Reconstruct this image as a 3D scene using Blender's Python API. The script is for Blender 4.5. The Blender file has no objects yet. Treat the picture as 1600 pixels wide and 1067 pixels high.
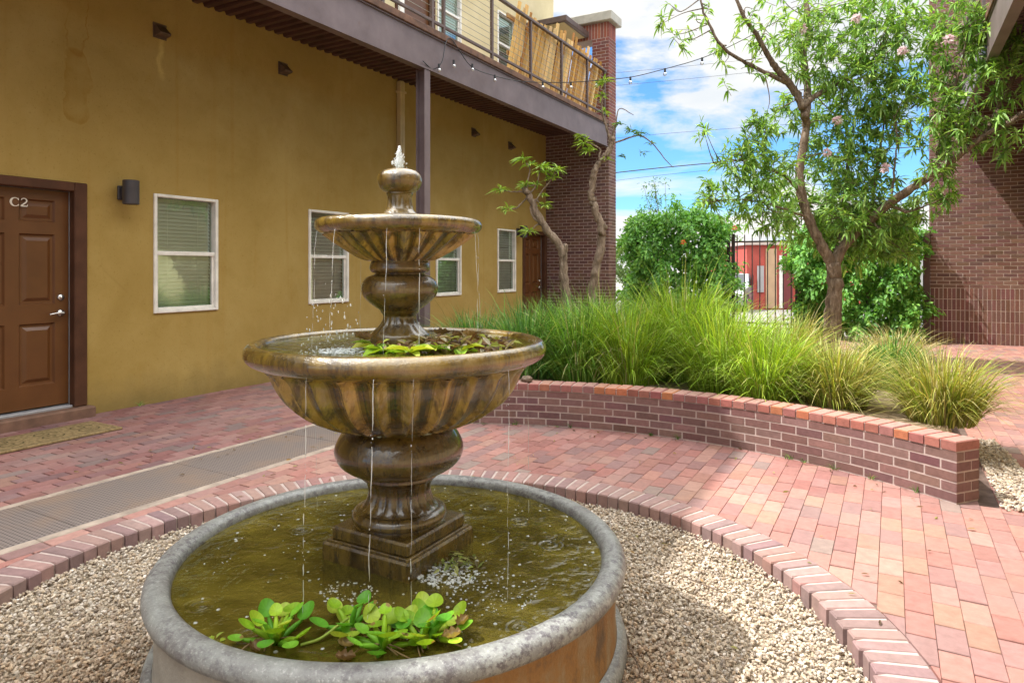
import bpy, math, random
import numpy as np
from mathutils import Vector
R = math.radians
rng = np.random.default_rng(7)
random.seed(7)
SC = bpy.context.scene
COL = SC.collection
# ------------------------------------------------------------------ frame of the place
# X points away from the ochre wall, Y runs along it, Z up. The camera stands at the origin, eye 1.39 m.
EYE = 1.39
YAW = R(29.54)
FW = np.array([-math.sin(YAW), math.cos(YAW), 0.0])
RT = np.array([math.cos(YAW), math.sin(YAW), 0.0])
FPX = 1050.0
WX = -6.66            # face of the ochre wall
BX = -5.2             # face of the balcony beam
def P(px, py, d):
    """a measured direction of the photograph at a depth of d metres"""
    return np.array([0, 0, EYE]) + FW*d + RT*((px-800)/FPX*d) + np.array([0, 0, 1.0])*((420-py)/FPX*d)
def G(px, d, z=0.0):
    p = FW*d + RT*((px-800)/FPX*d); p[2] = z
    return p
FC = G(621, 2.70)     # axis of the fountain
FX, FY = FC[0], FC[1]
CX, CY = G(624.5, 2.70)[:2]   # axis of the column, a finger's width off the centre of the pool
# ------------------------------------------------------------------ mesh builder
class MB:
    def __init__(s): s.V=[]; s.F={}; s.n=0
    def add(s, V, F, col=None):
        V = np.asarray(V, float).reshape(-1,3)
        F = np.asarray(F, int)
        if F.ndim == 1: F = F.reshape(1,-1)
        k = F.shape[1]
        if col is None: col = (1,1,1)
        col = np.asarray(col, float)
        if col.ndim == 1: col = np.tile(col[:3], (len(F),1))
        s.F.setdefault(k, []).append((F+s.n, col))
        s.V.append(V); s.n += len(V)
    def box(s, a, b, col=None):
        x0,y0,z0=a; x1,y1,z1=b
        V=[(x0,y0,z0),(x1,y0,z0),(x1,y1,z0),(x0,y1,z0),(x0,y0,z1),(x1,y0,z1),(x1,y1,z1),(x0,y1,z1)]
        s.add(V,[(0,3,2,1),(4,5,6,7),(0,1,5,4),(1,2,6,5),(2,3,7,6),(3,0,4,7)],col)
    def bbox(s, a, b, bv=.01, col=None):
        """box with chamfered edges"""
        a=np.array(a,float); b=np.array(b,float); c=(a+b)/2; h=(b-a)/2
        bv=min(bv, h.min()*.45)
        V=[];idx={}
        for sx in(-1,1):
            for sy in(-1,1):
                for sz in(-1,1):
                    S=np.array([sx,sy,sz])
                    for ax in range(3):
                        d=h-bv; d=d.copy(); d[ax]=h[ax]
                        idx[(sx,sy,sz,ax)]=len(V); V.append(c+S*d)
        Q=[];T=[]
        for ax in range(3):
            o=[i for i in range(3) if i!=ax]
            for sg in(-1,1):
                q=[]
                for (p,r) in((-1,-1),(1,-1),(1,1),(-1,1)):
                    S=[0,0,0];S[ax]=sg;S[o[0]]=p;S[o[1]]=r
                    q.append(idx[(S[0],S[1],S[2],ax)])
                Q.append(q if (sg>0)==(ax!=1) else q[::-1])
        for ax in range(3):
            o=[i for i in range(3) if i!=ax]
            for p in(-1,1):
                for r in(-1,1):
                    def k(sa,who):
                        S=[0,0,0];S[ax]=sa;S[o[0]]=p;S[o[1]]=r
                        return idx[(S[0],S[1],S[2],who)]
                    Q.append([k(-1,o[0]),k(1,o[0]),k(1,o[1]),k(-1,o[1])])
        for sx in(-1,1):
            for sy in(-1,1):
                for sz in(-1,1):
                    T.append([idx[(sx,sy,sz,0)],idx[(sx,sy,sz,1)],idx[(sx,sy,sz,2)]])
        V=np.array(V)
        def fix(F):
            out=[]
            for f in F:
                p=V[f]; n=np.cross(p[1]-p[0],p[2]-p[0])
                out.append(f if np.dot(n,p.mean(0)-c)>0 else f[::-1])
            return out
        n0=s.n
        s.add(V,fix(Q),col)
        T=np.array(fix(T))
        cc=np.tile(np.asarray((1,1,1) if col is None else col,float)[:3],(len(T),1))
        s.F.setdefault(3,[]).append((T+n0,cc))
    def obox(s, o, u, v, w, col=None):
        """oriented box: corner o, edge vectors u v w"""
        o=np.array(o,float);u=np.array(u,float);v=np.array(v,float);w=np.array(w,float)
        V=[o,o+u,o+u+v,o+v,o+w,o+u+w,o+u+v+w,o+v+w]
        F=[(0,3,2,1),(4,5,6,7),(0,1,5,4),(1,2,6,5),(2,3,7,6),(3,0,4,7)]
        if np.dot(np.cross(u,v),w)<0: F=[f[::-1] for f in F]
        s.add(V,F,col)
    def tube(s, pts, rad, n=8, col=None, cap=True):
        pts=np.asarray(pts,float); m=len(pts)
        rad=np.broadcast_to(np.asarray(rad,float),(m,)) if np.ndim(rad)==0 else np.asarray(rad,float)
        T=np.gradient(pts,axis=0); T/=np.linalg.norm(T,axis=1)[:,None]+1e-12
        ref=np.array([0,0,1.0]) if abs(T[0][2])<.9 else np.array([1.0,0,0])
        U=np.cross(T[0],ref); U/=np.linalg.norm(U)
        V=[];a=np.linspace(0,2*np.pi,n,endpoint=False)
        for i in range(m):
            U=U-T[i]*np.dot(U,T[i]); U/=np.linalg.norm(U)+1e-12
            W=np.cross(T[i],U)
            V.append(pts[i]+rad[i]*(np.cos(a)[:,None]*U+np.sin(a)[:,None]*W))
        F=[]
        for i in range(m-1):
            for j in range(n):
                k=(j+1)%n
                F.append((i*n+j,i*n+k,(i+1)*n+k,(i+1)*n+j))
        n0=s.n
        s.add(np.concatenate(V),F,col)
        if cap:
            c=(1,1,1) if col is None else col
            s.F.setdefault(n,[]).append((np.array([list(range(n))[::-1]])+n0,np.tile(np.asarray(c,float)[:3],(1,1))))
            s.F.setdefault(n,[]).append((np.array([list(range((m-1)*n,m*n))])+n0,np.tile(np.asarray(c,float)[:3],(1,1))))
    def lathe(s, prof, c=(0,0), n=96, rf=None, colf=None, close=True):
        """prof: (r,z) list, rf(theta,i)->radius factor"""
        a=np.linspace(0,2*np.pi,n,endpoint=False); V=[]
        for i,(r,z) in enumerate(prof):
            rr=np.full(n,r) if rf is None else r*rf(a,i)
            V.append(np.stack([c[0]+rr*np.cos(a),c[1]+rr*np.sin(a),np.full(n,z)],1))
        m=len(prof);F=[];C=[]
        for i in range(m-1):
            for j in range(n):
                k=(j+1)%n
                F.append((i*n+j,i*n+k,(i+1)*n+k,(i+1)*n+j))
                C.append((1,1,1) if colf is None else colf(a[j],i))
        s.add(np.concatenate(V),F,np.array(C))
    def build(s, name, mat, parent=None, smooth=False, loc=None):
        me=bpy.data.meshes.new(name)
        V=np.concatenate(s.V)
        off=np.zeros(3)
        if parent is not None: off=np.array(WL[parent.name])
        elif loc is not None: off=np.array(loc,float)
        V=V-off
        me.vertices.add(len(V)); me.vertices.foreach_set('co',V.ravel())
        li=[];ls=[];C=[];pos=0
        for k,L in s.F.items():
            for F,c in L:
                li.append(F.ravel()); ls.append(pos+np.arange(len(F))*k); pos+=F.size
                C.append(np.repeat(c,k,axis=0))
        li=np.concatenate(li);ls=np.concatenate(ls);C=np.concatenate(C)
        me.loops.add(len(li)); me.loops.foreach_set('vertex_index',li.astype(np.int32))
        me.polygons.add(len(ls)); me.polygons.foreach_set('loop_start',ls.astype(np.int32))
        me.update(calc_edges=True)
        at=me.color_attributes.new('col','FLOAT_COLOR','CORNER')
        at.data.foreach_set('color',np.concatenate([C,np.ones((len(C),1))],1).ravel())
        me.polygons.foreach_set('use_smooth',np.full(len(ls),bool(smooth)))
        me.validate()
        me.materials.append(mat)
        o=bpy.data.objects.new(name,me); COL.objects.link(o)
        if parent is not None:
            o.parent=parent; WL[o.name]=WL[parent.name]
        else:
            o.location=off; WL[o.name]=tuple(off)
        return o
WL={}
def thing(name,label,cat,loc,group=None):
    o=bpy.data.objects.new(name,None); COL.objects.link(o); o.location=loc; o.empty_display_size=.2
    WL[o.name]=tuple(float(v) for v in loc)
    o['label']=label;o['category']=cat
    if group:o['group']=group
    return o
def tag(o,label,cat,group=None):
    o['label']=label;o['category']=cat
    if group:o['group']=group
    return o
def struct(o): o['kind']='structure'; return o
def stuff(o,label=None,cat=None):
    o['kind']='stuff'
    if label:o['label']=label
    if cat:o['category']=cat
    return o
def smoothpath(pts,k=6):
    pts=np.asarray(pts,float); 
    if len(pts)<3:
        return np.linspace(pts[0],pts[-1],k+1)
    q=np.vstack([2*pts[0]-pts[1],pts,2*pts[-1]-pts[-2]]); out=[]
    for i in range(1,len(q)-2):
        for t in np.linspace(0,1,k,endpoint=False):
            a,b,c,d=q[i-1],q[i],q[i+1],q[i+2]
            out.append(.5*((2*b)+(-a+c)*t+(2*a-5*b+4*c-d)*t*t+(-a+3*b-3*c+d)*t**3))
    out.append(pts[-1]); return np.array(out)
def jit(c,a=.06):
    c=np.asarray(c,float); return np.clip(c*(1+random.uniform(-a,a)*2)+np.array([random.uniform(-a,a)*.12 for _ in range(3)]),0.004,1)
# ------------------------------------------------------------------ material helper
class NT:
    def __init__(s,name):
        s.m=bpy.data.materials.new(name); s.m.use_nodes=True; s.t=s.m.node_tree
        s.b=s.t.nodes['Principled BSDF']; s.out=s.t.nodes['Material Output']
        s.pos=s.n('ShaderNodeNewGeometry').outputs['Position']
    def n(s,t,**k):
        x=s.t.nodes.new(t)
        for a,v in k.items(): setattr(x,a,v)
        return x
    def l(s,a,b): s.t.links.new(a,b)
    def set(s,sock,v):
        if hasattr(v,'is_linked') or isinstance(v,bpy.types.NodeSocket): s.l(v,sock)
        elif isinstance(v,(tuple,list)) and len(v)==3 and sock.type=='RGBA': sock.default_value=(*v,1)
        else: sock.default_value=v
    def scale(s,vec,sc):
        x=s.n('ShaderNodeVectorMath',operation='MULTIPLY'); s.set(x.inputs[0],vec); x.inputs[1].default_value=sc
        return x.outputs[0]
    def noise(s,scale=5,detail=4,rough=.55,vec=None,sc=None,dist=0):
        x=s.n('ShaderNodeTexNoise'); x.inputs['Scale'].default_value=scale;x.inputs['Detail'].default_value=detail
        x.inputs['Roughness'].default_value=rough;x.inputs['Distortion'].default_value=dist
        v=s.pos if vec is None else vec
        if sc: v=s.scale(v,sc)
        s.l(v,x.inputs['Vector']); return x.outputs['Fac']
    def vor(s,scale=5,feature='F1',sc=None,out='Distance'):
        x=s.n('ShaderNodeTexVoronoi',feature=feature); x.inputs['Scale'].default_value=scale
        v=s.pos if not sc else s.scale(s.pos,sc)
        s.l(v,x.inputs['Vector']); return x.outputs[out]
    def ramp(s,fac,stops):
        x=s.n('ShaderNodeValToRGB'); e=x.color_ramp.elements
        while len(e)<len(stops): e.new(.5)
        for i,(p,c) in enumerate(stops):
            e[i].position=p; e[i].color=(*c,1) if hasattr(c,'__len__') else (c,c,c,1)
        s.set(x.inputs[0],fac); return x.outputs[0]
    def mix(s,f,a,b,mode='MIX'):
        x=s.n('ShaderNodeMix',data_type='RGBA',blend_type=mode)
        s.set(x.inputs[0],f); s.set(x.inputs[6],a); s.set(x.inputs[7],b); return x.outputs[2]
    def math(s,op,a,b=0.0):
        x=s.n('ShaderNodeMath',operation=op); s.set(x.inputs[0],a); s.set(x.inputs[1],b); return x.outputs[0]
    def attr(s):
        x=s.n('ShaderNodeAttribute'); x.attribute_name='col'; return x.outputs['Color']
    def xyz(s):
        x=s.n('ShaderNodeSeparateXYZ'); s.l(s.pos,x.inputs[0]); return x.outputs
    def bump(s,h,strength=.3,dist=.01,normal=None):
        x=s.n('ShaderNodeBump'); x.inputs['Strength'].default_value=strength;x.inputs['Distance'].default_value=dist
        s.l(h,x.inputs['Height'])
        if normal is not None: s.l(normal,x.inputs['Normal'])
        return x.outputs[0]
    def fin(s,color=None,rough=None,metal=None,normal=None,spec=None):
        if color is not None: s.set(s.b.inputs['Base Color'],color)
        if rough is not None: s.set(s.b.inputs['Roughness'],rough)
        if metal is not None: s.set(s.b.inputs['Metallic'],metal)
        if spec is not None: s.set(s.b.inputs['Specular IOR Level'],spec)
        if normal is not None: s.l(normal,s.b.inputs['Normal'])
        return s.m
def simple(name,c,rough=.6,var=.25,scale=6,bump=.15,bscale=60,metal=0,spec=.5):
    t=NT(name); f=t.noise(scale,5)
    c=np.array(c); a=tuple(np.clip(c*(1-var),0,1)); b=tuple(np.clip(c*(1+var),0,1))
    col=t.ramp(f,[(.3,a),(.7,b)])
    return t.fin(col,rough,metal,t.bump(t.noise(bscale,4),bump,.005),spec)
def attrmat(name,rough=.8,var=.3,scale=25,bump=.35,bscale=130,spec=.3,stain=None):
    """colour from the per-piece attribute, broken up by grain"""
    t=NT(name); c=t.attr()
    f=t.ramp(t.noise(scale,6,.65),[(.25,1-var),(.75,1+var)])
    c=t.mix(1.0,c,f,'MULTIPLY')
    if stain:
        g=t.ramp(t.noise(stain[0],5,.6),[(stain[1],0.0),(stain[2],1.0)])
        c=t.mix(t.math('MULTIPLY',g,stain[3]),c,stain[4])
    h=t.noise(bscale,5,.7)
    return t.fin(c,rough,0,t.bump(h,bump,.004),spec)
def leafmat(name,trans=.35,rough=.45,tt=(1.25,1.15,.45)):
    t=NT(name); c=t.attr(); t.fin(c,rough,0,None,.35)
    tr=t.n('ShaderNodeBsdfTranslucent'); t.l(t.mix(1.0,c,tt,'MULTIPLY'),tr.inputs[0])
    mx=t.n('ShaderNodeMixShader'); mx.inputs[0].default_value=trans
    t.l(t.b.outputs[0],mx.inputs[1]); t.l(tr.outputs[0],mx.inputs[2]); t.l(mx.outputs[0],t.out.inputs[0])
    return t.m
def clearmat(name,tint,rough=.02,base=.05,fres=1.33,bump=None):
    """clear sheet: fresnel mix of see-through and mirror"""
    t=NT(name); nt=t.t
    tr=t.n('ShaderNodeBsdfTransparent'); tr.inputs[0].default_value=(*tint,1)
    gl=t.n('ShaderNodeBsdfGlossy'); gl.inputs['Roughness'].default_value=rough
    fr=t.n('ShaderNodeFresnel'); fr.inputs[0].default_value=fres
    if bump is not None:
        nm=bump(t); t.l(nm,gl.inputs['Normal']); t.l(nm,fr.inputs['Normal'])
    f=t.math('ADD',fr.outputs[0],base)
    mx=t.n('ShaderNodeMixShader'); t.l(f,mx.inputs[0]); t.l(tr.outputs[0],mx.inputs[1]); t.l(gl.outputs[0],mx.inputs[2])
    t.l(mx.outputs[0],t.out.inputs[0]); return t.m
# ------------------------------------------------------------------ materials
def m_stucco():
    t=NT('ochre_stucco')
    big=t.noise(.9,6,.6,dist=.6); mid=t.noise(3.2,6,.65); fine=t.noise(120,4,.7)
    c=t.ramp(big,[(.25,(.315,.210,.055)),(.5,(.37,.252,.075)),(.78,(.42,.300,.100))])
    c=t.mix(t.ramp(mid,[(.5,0.0),(.8,.42)]),c,(.26,.165,.03))
    # pale trowel clouds
    c=t.mix(t.ramp(t.noise(1.7,5,.6,sc=(1,1,.6)),[(.56,0.0),(.78,.32)]),c,(.50,.38,.16))
    # run marks down the face
    c=t.mix(t.ramp(t.noise(2.2,4,.6,sc=(2,3.2,.12)),[(.58,0.0),(.78,.34)]),c,(.32,.17,.025))
    # dirt of the splash zone at the foot of the wall (wear)
    z=t.xyz()
    d=t.math('ADD',z['Z'],t.math('MULTIPLY',t.noise(4,5,.6),.5))
    c=t.mix(t.ramp(d,[(.26,.75),(.62,0.0)]),c,(.20,.145,.05))
    crk=t.ramp(t.vor(1.1,'DISTANCE_TO_EDGE',sc=(1,1,1)),[(.0,.16),(.005,0.0)])
    c=t.mix(t.math('MULTIPLY',crk,t.ramp(t.noise(1.3,3),[(.52,0.0),(.62,1.0)])),c,(.16,.10,.02))
    c=t.mix(t.ramp(t.noise(60,3,.6),[(.60,0.0),(.72,.5)]),c,(.22,.14,.03))
    # old water stain over the door: tongue with a dark rim
    def tongue(yc,zc,hw,hh):
        dy=t.math('DIVIDE',t.math('ADD',t.math('SUBTRACT',z['Y'],yc),t.math('MULTIPLY',t.math('SUBTRACT',t.noise(4.5,5),.5),.22)),hw)
        dz=t.math('DIVIDE',t.math('SUBTRACT',z['Z'],zc),hh)
        return t.math('SQRT',t.math('ADD',t.math('POWER',t.math('ABSOLUTE',dy),2.4),t.math('POWER',t.math('ABSOLUTE',dz),4.0)))
    r=tongue(3.47,3.10,.125,.36)
    brk=t.ramp(t.noise(6,4),[(.35,.15),(.6,1.0)])
    c=t.mix(t.math('MULTIPLY',brk,t.ramp(r,[(.45,.25),(.9,.75),(1.02,.0)])),c,(.27,.15,.022))
    r2=tongue(3.47,3.92,.10,.55)
    c=t.mix(t.math('MULTIPLY',brk,t.ramp(r2,[(.75,.0),(.93,.7),(1.05,.0)])),c,(.27,.135,.02))
    # pale run of lime below the first vent
    r3=tongue(4.31,3.60,.05,.26)
    c=t.mix(t.math('MULTIPLY',t.ramp(r3,[(.3,.6),(1.2,0.0)]),t.ramp(t.noise(14,5,.7),[(.3,.3),(.65,1.0)])),c,(.62,.46,.15))
    h=t.math('ADD',t.math('MULTIPLY',fine,.5),t.noise(9,6,.7))
    return t.fin(c,.88,0,t.bump(h,.32,.012),.2)
STUCCO=m_stucco()
def m_cream():
    t=NT('cream_stucco'); c=t.ramp(t.noise(1.5,6,.6),[(.3,(.55,.46,.26)),(.7,(.68,.58,.36))])
    return t.fin(c,.85,0,t.bump(t.noise(80,5),.25,.01),.2)
CREAM=m_cream()
def m_steel():
    t=NT('brown_painted_steel'); c=t.ramp(t.noise(2.5,6,.65),[(.3,(.115,.082,.082)),(.7,(.18,.135,.137))])
    c=t.mix(t.ramp(t.noise(9,6,.7),[(.62,0.0),(.75,.7)]),c,(.13,.055,.03))
    return t.fin(c,.5,0,t.bump(t.noise(40,4),.1,.004),.4)
STEEL=m_steel()
RUST=simple('rusty_edge_steel',(.13,.062,.035),.75,.5,7,.3)
SOFF=simple('dark_brown_metal_deck',(.075,.034,.027),.5,.35,3,.08)
RAIL=simple('brown_railing_steel',(.105,.068,.058),.5,.3,8,.1)
CABLE=simple('stainless_cable',(.30,.27,.24),.35,.1,8,0,metal=.8)
def m_wood():
    t=NT('raw_cedar_boards'); c=t.attr()
    g=t.ramp(t.noise(10,6,.7,sc=(5,5,.35)),[(.3,.66),(.7,1.25)])
    return t.fin(t.mix(1.0,c,g,'MULTIPLY'),.75,0,t.bump(t.noise(30,4,.6,sc=(4,4,.3)),.3,.006),.25)
WOOD=m_wood()
def m_door():
    t=NT('brown_door_paint'); c=t.ramp(t.noise(4,4),[(.3,(.098,.036,.010)),(.7,(.13,.05,.014))])
    return t.fin(c,.36,0,t.bump(t.noise(60,3,.6,sc=(3,3,.4)),.05,.003),.5)
DOOR=m_door()
DOORF=simple('dark_door_frame_paint',(.080,.034,.018),.6,.25,5,.08,spec=.2)
ALU=simple('white_aluminium',(.78,.75,.69),.4,.12,9,.05)
GREY=simple('weatherstrip_grey',(.38,.38,.40),.4,.15,9,.05,metal=.4)
CHROME=simple('satin_nickel',(.62,.60,.57),.25,.1,9,0,metal=.9)
LAMPM=simple('bronze_lamp_metal',(.05,.042,.045),.5,.2,9,.05)
BLIND=simple('blind_slat_vinyl',(.86,.90,.84),.55,.06,3,.02)
def murky(name,deep,tint,f):
    t=NT(name); nm=ripple(8,30,.5)(t)
    n=t.noise(2.4,6,.6,dist=1.4); n2=t.noise(6,5,.6,sc=(1,2.6,1))
    c=t.ramp(t.math('ADD',t.math('MULTIPLY',n,.65),t.math('MULTIPLY',n2,.35)),[(.36,tuple(np.array(deep)*.5)),(.5,deep),(.62,tuple(np.array(deep)*1.8))])
    df=t.n('ShaderNodeBsdfDiffuse'); t.l(c,df.inputs[0])
    tr=t.n('ShaderNodeBsdfTransparent'); tr.inputs[0].default_value=(*tint,1)
    m1=t.n('ShaderNodeMixShader'); m1.inputs[0].default_value=f; t.l(tr.outputs[0],m1.inputs[1]); t.l(df.outputs[0],m1.inputs[2])
    gl=t.n('ShaderNodeBsdfGlossy'); gl.inputs['Roughness'].default_value=.04; t.l(nm,gl.inputs['Normal'])
    fr=t.n('ShaderNodeFresnel'); fr.inputs[0].default_value=1.45; t.l(nm,fr.inputs['Normal'])
    m2=t.n('ShaderNodeMixShader'); t.l(fr.outputs[0],m2.inputs[0]); t.l(m1.outputs[0],m2.inputs[1]); t.l(gl.outputs[0],m2.inputs[2]); t.l(m2.outputs[0],t.out.inputs[0])
    return t.m
GLASS=clearmat('window_glass',(.96,1,.97),.02,.30,1.45)
GLASS.node_tree.nodes['Glossy BSDF'].inputs[0].default_value=(.80,1,.86,1)
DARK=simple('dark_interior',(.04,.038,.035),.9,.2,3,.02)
BRICK=attrmat('fired_brick',.82,.22,30,.4,150,.25)
PAVER=attrmat('brick_paver',.8,.20,22,.45,140,.3,(1.6,.50,.70,.5,(.24,.17,.155)))
MORTAR=simple('pale_mortar',(.40,.32,.29),.95,.15,20,.4,90,spec=.1)
def m_joint():
    t=NT('sand_joint'); c=t.ramp(t.noise(3,6,.65),[(.35,(.085,.058,.048)),(.65,(.22,.155,.13))])
    return t.fin(c,.95,0,t.bump(t.noise(180,3),.5,.005),.1)
JOINT=m_joint()
CONC=simple('pale_concrete',(.36,.315,.27),.9,.28,9,.35,110,spec=.2)
BORDER=simple('tan_border_concrete',(.33,.265,.215),.9,.3,9,.35,110,spec=.2)
GRAVELBASE=simple('gravel_fines',(.36,.29,.21),.95,.5,50,.6,150,spec=.1)
PEBBLE=attrmat('river_pebble',.75,.2,70,.25,220,.25)
SOIL=simple('dry_planting_soil',(.36,.27,.18),.95,.4,14,.6,90,spec=.1)
ASPH=simple('street_asphalt',(.20,.185,.17),.9,.25,2,.4,60)
CAPST=simple('grey_capstone',(.42,.40,.35),.85,.15,8,.3)
CORD=simple('black_cord',(.02,.02,.022),.5,.2,9,.0)
BARK=None
def m_bark(name,a,b,c2):
    t=NT(name); g=t.noise(7,6,.7,sc=(3,3,.8),dist=.6)
    c=t.ramp(g,[(.3,a),(.55,b),(.75,c2)])
    h=t.math('ADD',g,t.math('MULTIPLY',t.noise(40,4,.7,sc=(2,2,.6)),.4))
    return t.fin(c,.85,0,t.bump(h,1.0,.05),.2)
BARK=m_bark('grey_brown_bark',(.085,.058,.040),(.25,.18,.13),(.46,.38,.30))
BARK2=m_bark('pale_pruned_bark',(.12,.085,.06),(.30,.22,.16),(.44,.36,.29))
LEAF=leafmat('glossy_green_leaf')
GRASS=leafmat('grass_blade',.3,.55)
PETAL=leafmat('soft_petal',.4,.6,(1,.95,.95))
IRON=simple('black_brown_iron',(.045,.028,.024),.5,.2,9,.05)
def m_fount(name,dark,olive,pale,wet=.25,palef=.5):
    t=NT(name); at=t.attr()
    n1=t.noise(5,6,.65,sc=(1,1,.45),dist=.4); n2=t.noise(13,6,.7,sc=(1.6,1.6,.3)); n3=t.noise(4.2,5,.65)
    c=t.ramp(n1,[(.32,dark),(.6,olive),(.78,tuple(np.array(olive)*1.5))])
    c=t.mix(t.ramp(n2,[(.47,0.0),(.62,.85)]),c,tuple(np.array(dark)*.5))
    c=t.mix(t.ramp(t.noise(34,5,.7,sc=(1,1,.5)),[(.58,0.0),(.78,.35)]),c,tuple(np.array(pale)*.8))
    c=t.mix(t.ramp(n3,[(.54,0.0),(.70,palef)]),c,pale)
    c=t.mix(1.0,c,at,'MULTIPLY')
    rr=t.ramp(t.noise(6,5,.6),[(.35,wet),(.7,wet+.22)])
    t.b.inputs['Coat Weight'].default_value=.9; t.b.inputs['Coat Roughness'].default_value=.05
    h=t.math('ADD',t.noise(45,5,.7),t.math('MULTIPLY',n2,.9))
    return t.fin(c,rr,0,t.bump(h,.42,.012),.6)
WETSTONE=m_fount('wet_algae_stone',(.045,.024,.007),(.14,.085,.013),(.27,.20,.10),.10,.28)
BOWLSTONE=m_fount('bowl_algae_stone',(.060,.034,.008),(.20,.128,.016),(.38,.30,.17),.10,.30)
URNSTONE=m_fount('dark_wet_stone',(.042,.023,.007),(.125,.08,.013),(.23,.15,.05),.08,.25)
def m_rimstone():
    t=NT('pool_rim_stone'); z=t.xyz()
    n=t.noise(7,6,.7); n2=t.noise(38,6,.75); n3=t.noise(2.2,4,.6)
    c=t.ramp(n,[(.3,(.145,.14,.135)),(.55,(.22,.225,.21)),(.8,(.33,.34,.32))])
    dk=t.math('MULTIPLY',t.ramp(n2,[(.47,0.0),(.6,1.0)]),t.ramp(n3,[(.38,0.2),(.58,.9)]))
    c=t.mix(dk,c,(.065,.052,.062))
    c=t.mix(t.ramp(t.noise(90,3,.7),[(.55,0.0),(.7,.4)]),c,(.5,.5,.47))
    return t.fin(c,.42,0,t.bump(t.math('ADD',n2,t.noise(120,3)),.3,.006),.5)
RIMST=m_rimstone()
def m_poolside():
    t=NT('pool_side_stone'); z=t.xyz()
    n=t.noise(6,6,.7); st=t.noise(7,5,.6,sc=(1.4,1.4,.22))
    c=t.ramp(n,[(.3,(.22,.20,.17)),(.7,(.36,.33,.28))])
    # rust runs on the side of the overflow
    side=t.math('ADD',z['X'],t.math('MULTIPLY',st,.45))
    m=t.ramp(t.math('SUBTRACT',side,FX+.55),[(.0,0.0),(.35,1.0)])
    rust=t.ramp(t.math('ADD',t.math('MULTIPLY',st,.6),t.math('MULTIPLY',t.noise(14,6,.7),.4)),[(.36,(.32,.25,.18)),(.46,(.24,.155,.075)),(.54,(.25,.125,.035)),(.64,(.11,.07,.04))])
    c=t.mix(m,c,rust)
    return t.fin(c,.55,0,t.bump(t.math('ADD',n,t.noise(70,5)),.35,.008),.4)
POOLSIDE=m_poolside()
def m_bottom():
    t=NT('algae_pool_floor'); n=t.noise(2.6,6,.65,dist=1.2); n2=t.noise(9,5,.65,sc=(1,2.2,1))
    c=t.ramp(n,[(.3,(.09,.08,.008)),(.55,(.17,.15,.014)),(.8,(.27,.24,.03))])
    c=t.mix(t.ramp(n2,[(.5,0.0),(.75,.5)]),c,(.08,.064,.008))
    return t.fin(c,.9,0,t.bump(n2,.4,.02),.2)
FLOORM=m_bottom()
def ripple(k1,k2,st):
    def f(t):
        h=t.math('ADD',t.noise(k1,3,.5,dist=1.0),t.math('MULTIPLY',t.noise(k2,2,.5),.35))
        d=t.vor(4.2,sc=(1,1,0)); h=t.math('ADD',h,t.math('MULTIPLY',t.math('SINE',t.math('MULTIPLY',d,62.0)),t.math('MULTIPLY',t.math('MAXIMUM',t.math('SUBTRACT',.32,d),0.0),.9)))
        return t.bump(h,st,.02)
    return f
WATER=murky('murky_water',(.100,.080,.012),(.72,.66,.40),.68)
BWATER=murky('bowl_water',(.10,.095,.012),(.8,.78,.5),.6)
def m_spray():
    t=NT('falling_water'); tr=t.n('ShaderNodeBsdfTransparent'); tr.inputs[0].default_value=(.95,.97,.97,1)
    t.fin((.85,.88,.88),.08,0,None,1.0)
    mx=t.n('ShaderNodeMixShader'); mx.inputs[0].default_value=.36
    t.l(tr.outputs[0],mx.inputs[1]); t.l(t.b.outputs[0],mx.inputs[2]); t.l(mx.outputs[0],t.out.inputs[0]); return t.m
SPRAY=m_spray()
def m_grate():
    t=NT('pressed_drain_grating'); z=t.xyz()
    k=2*math.pi/.048
    a=t.math('SINE',t.math('MULTIPLY',t.math('ADD',z['X'],z['Y']),k)); b=t.math('SINE',t.math('MULTIPLY',t.math('SUBTRACT',z['X'],z['Y']),k))
    h=t.math('MULTIPLY',a,b)
    c=t.ramp(h,[(.0,(.19,.155,.14)),(.35,(.16,.13,.12)),(.60,(.035,.028,.026))])
    c=t.mix(t.ramp(t.noise(3,5),[(.45,0.0),(.75,.6)]),c,(.24,.155,.10))
    return t.fin(c,.6,0,t.bump(h,-.5,.01),.35)
GRATE=m_grate()
MATM=simple('coir_doormat',(.25,.18,.09),1.0,.4,40,.8,220,spec=.05)
MATD=simple('faded_mat_print',(.09,.07,.035),1.0,.3,40,.4,220,spec=.05)
# ------------------------------------------------------------------ camera, sun, sky
cam=bpy.data.cameras.new('camera'); co=bpy.data.objects.new('camera',cam); COL.objects.link(co)
co.location=(0,0,EYE); co.rotation_euler=(R(90),0,YAW)
cam.sensor_width=36; cam.lens=36*FPX/1600; cam.shift_y=-(533.5-420)/1600; cam.clip_end=2000; cam.clip_start=.05
SC.camera=co
S=np.array([-.575,-.30,1.0]); S/=np.linalg.norm(S)
sl=bpy.data.lights.new('sun','SUN'); sl.energy=3.5; sl.angle=R(.5); sl.color=(1,.965,.91)
so=bpy.data.objects.new('sun',sl); COL.objects.link(so); so.rotation_euler=Vector(S).to_track_quat('Z','Y').to_euler()
w=bpy.data.worlds.new('World'); SC.world=w; w.use_nodes=True
wt=w.node_tree; bg=wt.nodes['Background']
sky=wt.nodes.new('ShaderNodeTexSky'); sky.sky_type='NISHITA'; sky.sun_disc=False
sky.sun_elevation=math.asin(S[2]); sky.sun_rotation=math.atan2(S[0],S[1]); sky.air_density=1.0; sky.dust_density=.4; sky.ozone_density=2.0
tc=wt.nodes.new('ShaderNodeTexCoord')
def wn(t,**k):
    x=wt.nodes.new(t)
    for a,v in k.items(): setattr(x,a,v)
    return x
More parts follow.
